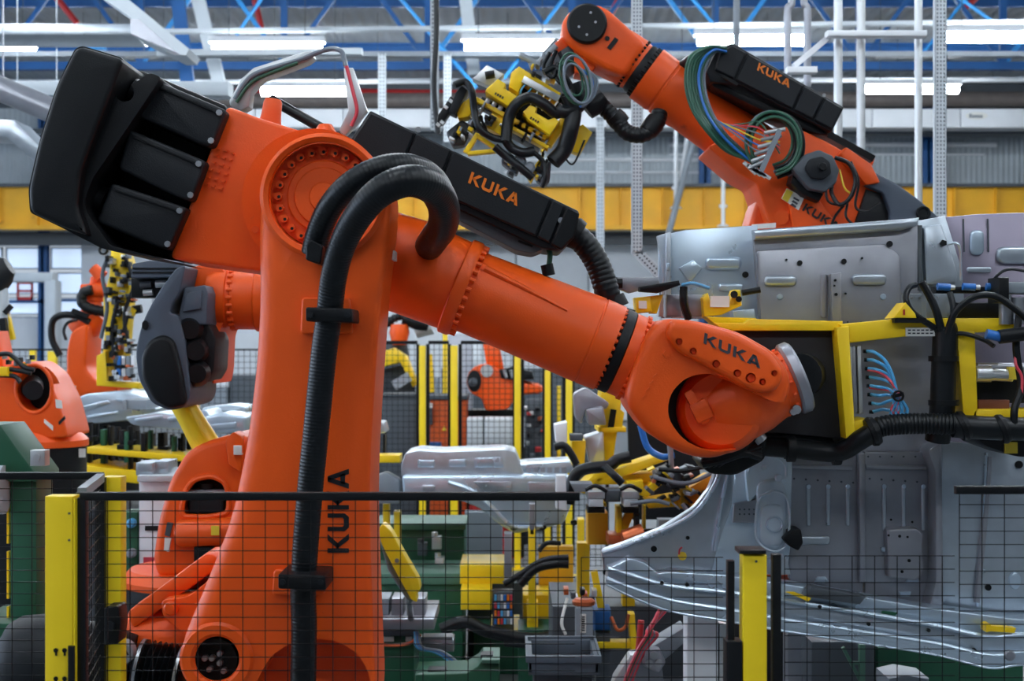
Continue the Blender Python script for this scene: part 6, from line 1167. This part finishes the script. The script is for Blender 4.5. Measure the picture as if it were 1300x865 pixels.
B().hose([(813, 540, YS-.3), (822, 568, YS-.3), (840, 580, YS-.3), (856, 578, YS-.3)], rs(4), 10).o('blue_hose', 'hoseblue', S_)
B().pr([(832, 600), (852, 592), (872, 606), (876, 620), (850, 622), (834, 612)], YS-.35, YS-.15, .02, 2, r=4).o('weld_transformer', 'grey_d', S_)
random.seed(41)
for k in range(34):
    x, y = random.uniform(820, 905), random.uniform(588, 640); s_ = random.uniform(4, 12)
    B().pr(q4(x, y, s_, random.uniform(2, 6), random.choice((-25, 10, 40))), YS-.38-random.uniform(0, .05), YS-.3, .003).o('gun_part', random.choice(('black', 'grey_d', 'grey', 'black', 'yellow', 'copper')), S_)
for pts in ([(836, 596), (866, 598), (900, 592)], [(830, 606), (870, 614), (906, 600)], [(866, 640), (876, 652), (890, 654)], [(800, 640), (830, 636), (850, 640)], [(880, 580), (900, 590), (930, 586)]): B().hose([(x, y, YS-.42) for x, y in pts], rs(2.6), 8).o('gun_cable', random.choice(('rubber', 'hosegrey')), S_)
for x, y in ((815, 505), (830, 524), (820, 545), (836, 556)): B().disc(x, y, YS+1, .012, .01, 8).o('panel_screw', 'bolt', S_)
B().pr([(796, 500), (870, 500), (900, 660), (800, 660)], YS+1, YS+1.05, .004).o('dark_shield', 'char', S_)
B().box(836, 912, 660, 690, YS+.3, YS+.4, .006).o('louvre_panel', 'grey', S_)
B().lathe((790, 688, YS-.35), (818, 678, YS-.35), [(0, .02), (.1, .05), (1, .05)], 14).o('copper_tip', 'copper', S_); B().box(772, 832, 680, 692, YS-.3, YS-.1, .01).o('copper_bed', 'copper', S_)
B().box(806, 812, 655, 682, YS-.3, YS-.2, .004).o('stop_block', 'black', S_); B().cy((824, 672, YS-.25), (824, 682, YS-.25), rs(7), n=12).o('stop_block', 'black', S_)
B().wbox(W(700, YS+.3).x, W(920, YS+.3).x, YS+.1, YS+.9, 0, P(0, 770, YS+.1).z, .01).o('station_base', 'grey_d', S_)
for x, y0 in ((742, 690), (800, 690)): B().wbox(W(x, YS).x-.03, W(x, YS).x+.03, YS+.1, YS+.2, P(0, 770, YS+.1).z, P(0, y0, YS+.1).z).o('support_leg', 'yellow', S_)
# lower right clutter under the wheel arch
lr = thing('cable_trolley', 'grey linkage with red and green cables under the wheel arch', 'machine', W(830, 5.9))
B().pr([(780, 862), (800, 832), (812, 830), (806, 850), (790, 900), (770, 900)], 5.8, 5.9, .01).o('bright_arm', 'alu', lr); B().pr([(800, 850), (830, 820), (870, 796), (874, 812), (840, 842), (846, 900), (800, 900)], 5.7, 5.85, .015, 2, r=4).o('grey_arm', 'grey', lr)
B().pr([(820, 826), (838, 824), (846, 842), (836, 856), (816, 846)], 5.64, 5.72, .01, 2, r=4).o('joint_block', 'steel_d', lr)
for x, y in ((830, 832), (836, 842), (824, 842)): B().disc(x, y, 5.64, .014, .012, 10).o('joint_bolt', 'bolt', lr)
for k, c_ in enumerate(('hosered', 'hosegreen', 'hosered', 'hosegrey', 'hosered')): B().hose([(838+k*2, 774, 5.7), (830-k*2, 790+k*3, 5.66), (822+k*3, 806, 5.65), (810+k*2, 826, 5.66), (796+k*2, 858, 5.68), (790+k*2, 880, 5.68)], .008, 7).o('cable', c_, lr)
B().cy((814, 788, 5.75), (810, 834, 5.75), .012, n=10).o('red_pipe', 'red', lr)
B().wbox(W(780, 6).x, W(880, 6).x, 5.9, 6.2, 0, .6, .01).o('base', 'grey_d', lr)
bt = thing('blue_motor', 'blue motor block on a yellow frame beside the grey pedestal', 'motor', W(765, 6.9))
B().box(754, 776, 776, 802, 6.9, 7.1, .02).o('body', 'blue', bt); B().box(752, 802, 816, 824, 6.9, 7.0, .006).o('frame_rail', 'yellow', bt); B().pr([(798, 780), (806, 780), (810, 830), (802, 834)], 6.88, 6.98, .006).o('frame_leg', 'yellow', bt); B().wbox(W(756, 6.95).x, W(774, 6.95).x, 6.92, 7.08, 0, P(0, 802, 6.95).z).o('stand', 'grey_d', bt)
B().hose([(776, 784, 6.9), (784, 800, 6.86), (794, 796, 6.86), (798, 780, 6.86)], .008, 7).o('cable', 'copper', bt); B().bar((754, 725, 7.0), (764, 776, 7.0), .03, .04).o('slanting_stay', 'yellow', bt)
rb = thing('green_machine', 'green machine base under the silver sill behind the right fence', 'machine', W(1110, 6))
B().wbox(W(1030, 6).x, W(1110, 6).x, 6.0, 6.3, 0, P(0, 815, 6).z, .01).o('dark_block', 'grey_d', rb); B().wbox(W(1114, 6.1).x, W(1300, 6.1).x, 6.1, 6.35, 0, P(0, 822, 6.1).z, .01).o('body', 'green', rb)
B().bar((1094, 818, 5.9), (1094, 900, 5.9), .02, .03).o('bracket', 'green_l', rb); B().bar((1070, 822, 5.9), (1094, 868, 5.9), .012, .02).bar((1080, 842, 5.9), (1094, 842, 5.9), .01, .02).o('bracket', 'green_l', rb)
B().hose([(1004, 840, 5.7), (1010, 850, 5.7), (1012, 875, 5.7)], .02, 8).o('hose', 'rubber', rb)
B().pr([(1128, 862), (1150, 857), (1180, 862), (1180, 900), (1128, 900)], 5.6, 5.8, .01).o('grey_cover', 'grey', rb)
# ---------------------------------------------------------------- front safety fence
YF = 3.48; DX, DZ = px(28.6, YF), px(16.9, YF); WR_ = .0009
def fpanel(x0, x1, y, Y, label, rail=True, stiles=True):
    t = thing('mesh_fence_panel', label, 'fence', W(x0, Y)); zt = P(0, y, Y).z; a, c = W(x0, Y), W(x1, Y)
    meshpanel(B(), a, c, .014, zt, DX, DZ, WR_).o('wire_mesh', 'black', t, kind='stuff')
    if rail: B().wbox(a.x-.01, c.x+.01, Y-.012, Y+.012, zt-.006, zt+.012, .003).o('top_rail', 'black', t)
    B().wbox(a.x-.01, c.x+.01, Y-.012, Y+.012, .012, .03, .003).o('bottom_rail', 'black', t)
    if stiles: B().wbox(a.x-.016, a.x+.004, Y-.012, Y+.012, .08, zt, .003).o('side_rail', 'black', t)
    return t
fpanel(108, 730, 632, YF, 'black wire mesh fence panel in front of the large robot')
fpanel(738, 918, 708, YF, 'low black mesh fence panel left of the wide yellow post', rail=False, stiles=False)
fpanel(996, 1212, 706, YF, 'low black mesh fence panel in front of the silver sill', rail=False, stiles=False)
fpanel(1218, 1420, 624, YF, 'black mesh fence panel with a top rail in front of the tunnel pressing', stiles=False)
fpanel(-160, 126, 606, 3.97, 'black mesh fence panel behind the pair of yellow posts')
t = thing('mesh_fence_panel', 'short black return panel of mesh joining the two yellow posts', 'fence', W(104, YF))
a, c = W(104, YF+.05), W(128, 3.93)
meshpanel(B(), a, c, .1, P(0, 628, YF).z, DX, DZ, WR_).o('wire_mesh', 'black', t, kind='stuff')
zt = P(0, 628, YF).z
B().bar(Vector((a.x, a.y, zt)), Vector((c.x, c.y, zt)), .02, .02).o('top_rail', 'grey', t)
for q in (a, c): B().wbox(q.x-.012, q.x+.012, q.y-.012, q.y+.012, .1, zt, .002).o('side_rail', 'black', t)
def fpost(x0, x1, y, Y, label, d=.06, plate=None):
    t = thing('fence_post', label, 'fence post', W((x0+x1)/2, Y)); zt = P(0, y, Y).z; a, c = W(x0, Y).x, W(x1, Y).x
    B().wbox(a, c, Y-d/2, Y+d/2, .01, zt, .003).o('post', 'yellow_p', t); B().wbox(a-.04, c+.04, Y-.08, Y+.08, 0, .01).o('foot_plate', 'yellow_p', t)
    return t
t = fpost(62, 97, 629, YF, 'wide yellow fence post with slotted holes in front of the green frame')
b = B()
for x, y in ((71, 826), (82, 826), (71, 862), (82, 862)):
    b.disc(x, y, YF-.03, px(3, YF), .002, 10); b.box(x-1.2, x+1.2, y+2, y+7, YF-.032, YF-.03)
b.o('slotted_hole', 'black', t)
b = B()
for y in (652, 686): b.disc(88, y, YF-.03, px(1.6, YF), .002, 8)
b.o('post_hole', 'grey_d', t)
B().wbox(W(97.5, YF).x, W(100, YF).x, YF-.03, YF+.03, .01, P(0, 632, YF).z).o('post_flange', 'yellow_p', t)
B().wbox(W(93, YF).x, W(101, YF).x, YF-.045, YF-.032, .1, P(0, 816, YF).z, .003).o('bracket', 'black', t)
t = fpost(133, 157, 605, 3.97, 'narrow yellow fence post carrying the black lock box')
B().pr([(132, 772), (150, 770), (153, 790), (150, 818), (132, 820)], 3.85, 3.93, .008, 2, r=3).o('lock_box', 'black', t); B().disc(140, 795, 3.85, .012, .01, 12).o('lock_cylinder', 'char', t)
t = fpost(941, 971, 703, YF, 'wide yellow fence post with a black cap in front of the car floor')
B().box(939, 973, 699, 704, YF-.04, YF+.04, .003).o('post_cap', 'black', t); B().disc(960, 713, YF-.03, px(1.6, YF), .002, 8).o('post_hole', 'grey_d', t)
for x0, x1, y in ((923, 932, 712), (980, 991, 704)): B().wbox(W(x0, YF).x, W(x1, YF).x, YF-.01, YF+.02, .1, P(0, y, YF).z, .002).o('panel_stile', 'black', t)
B().wbox(W(920, YF).x, W(940, YF).x, YF-.03, YF+.03, .1, P(0, 812, YF).z, .003).o('bracket', 'black', t)
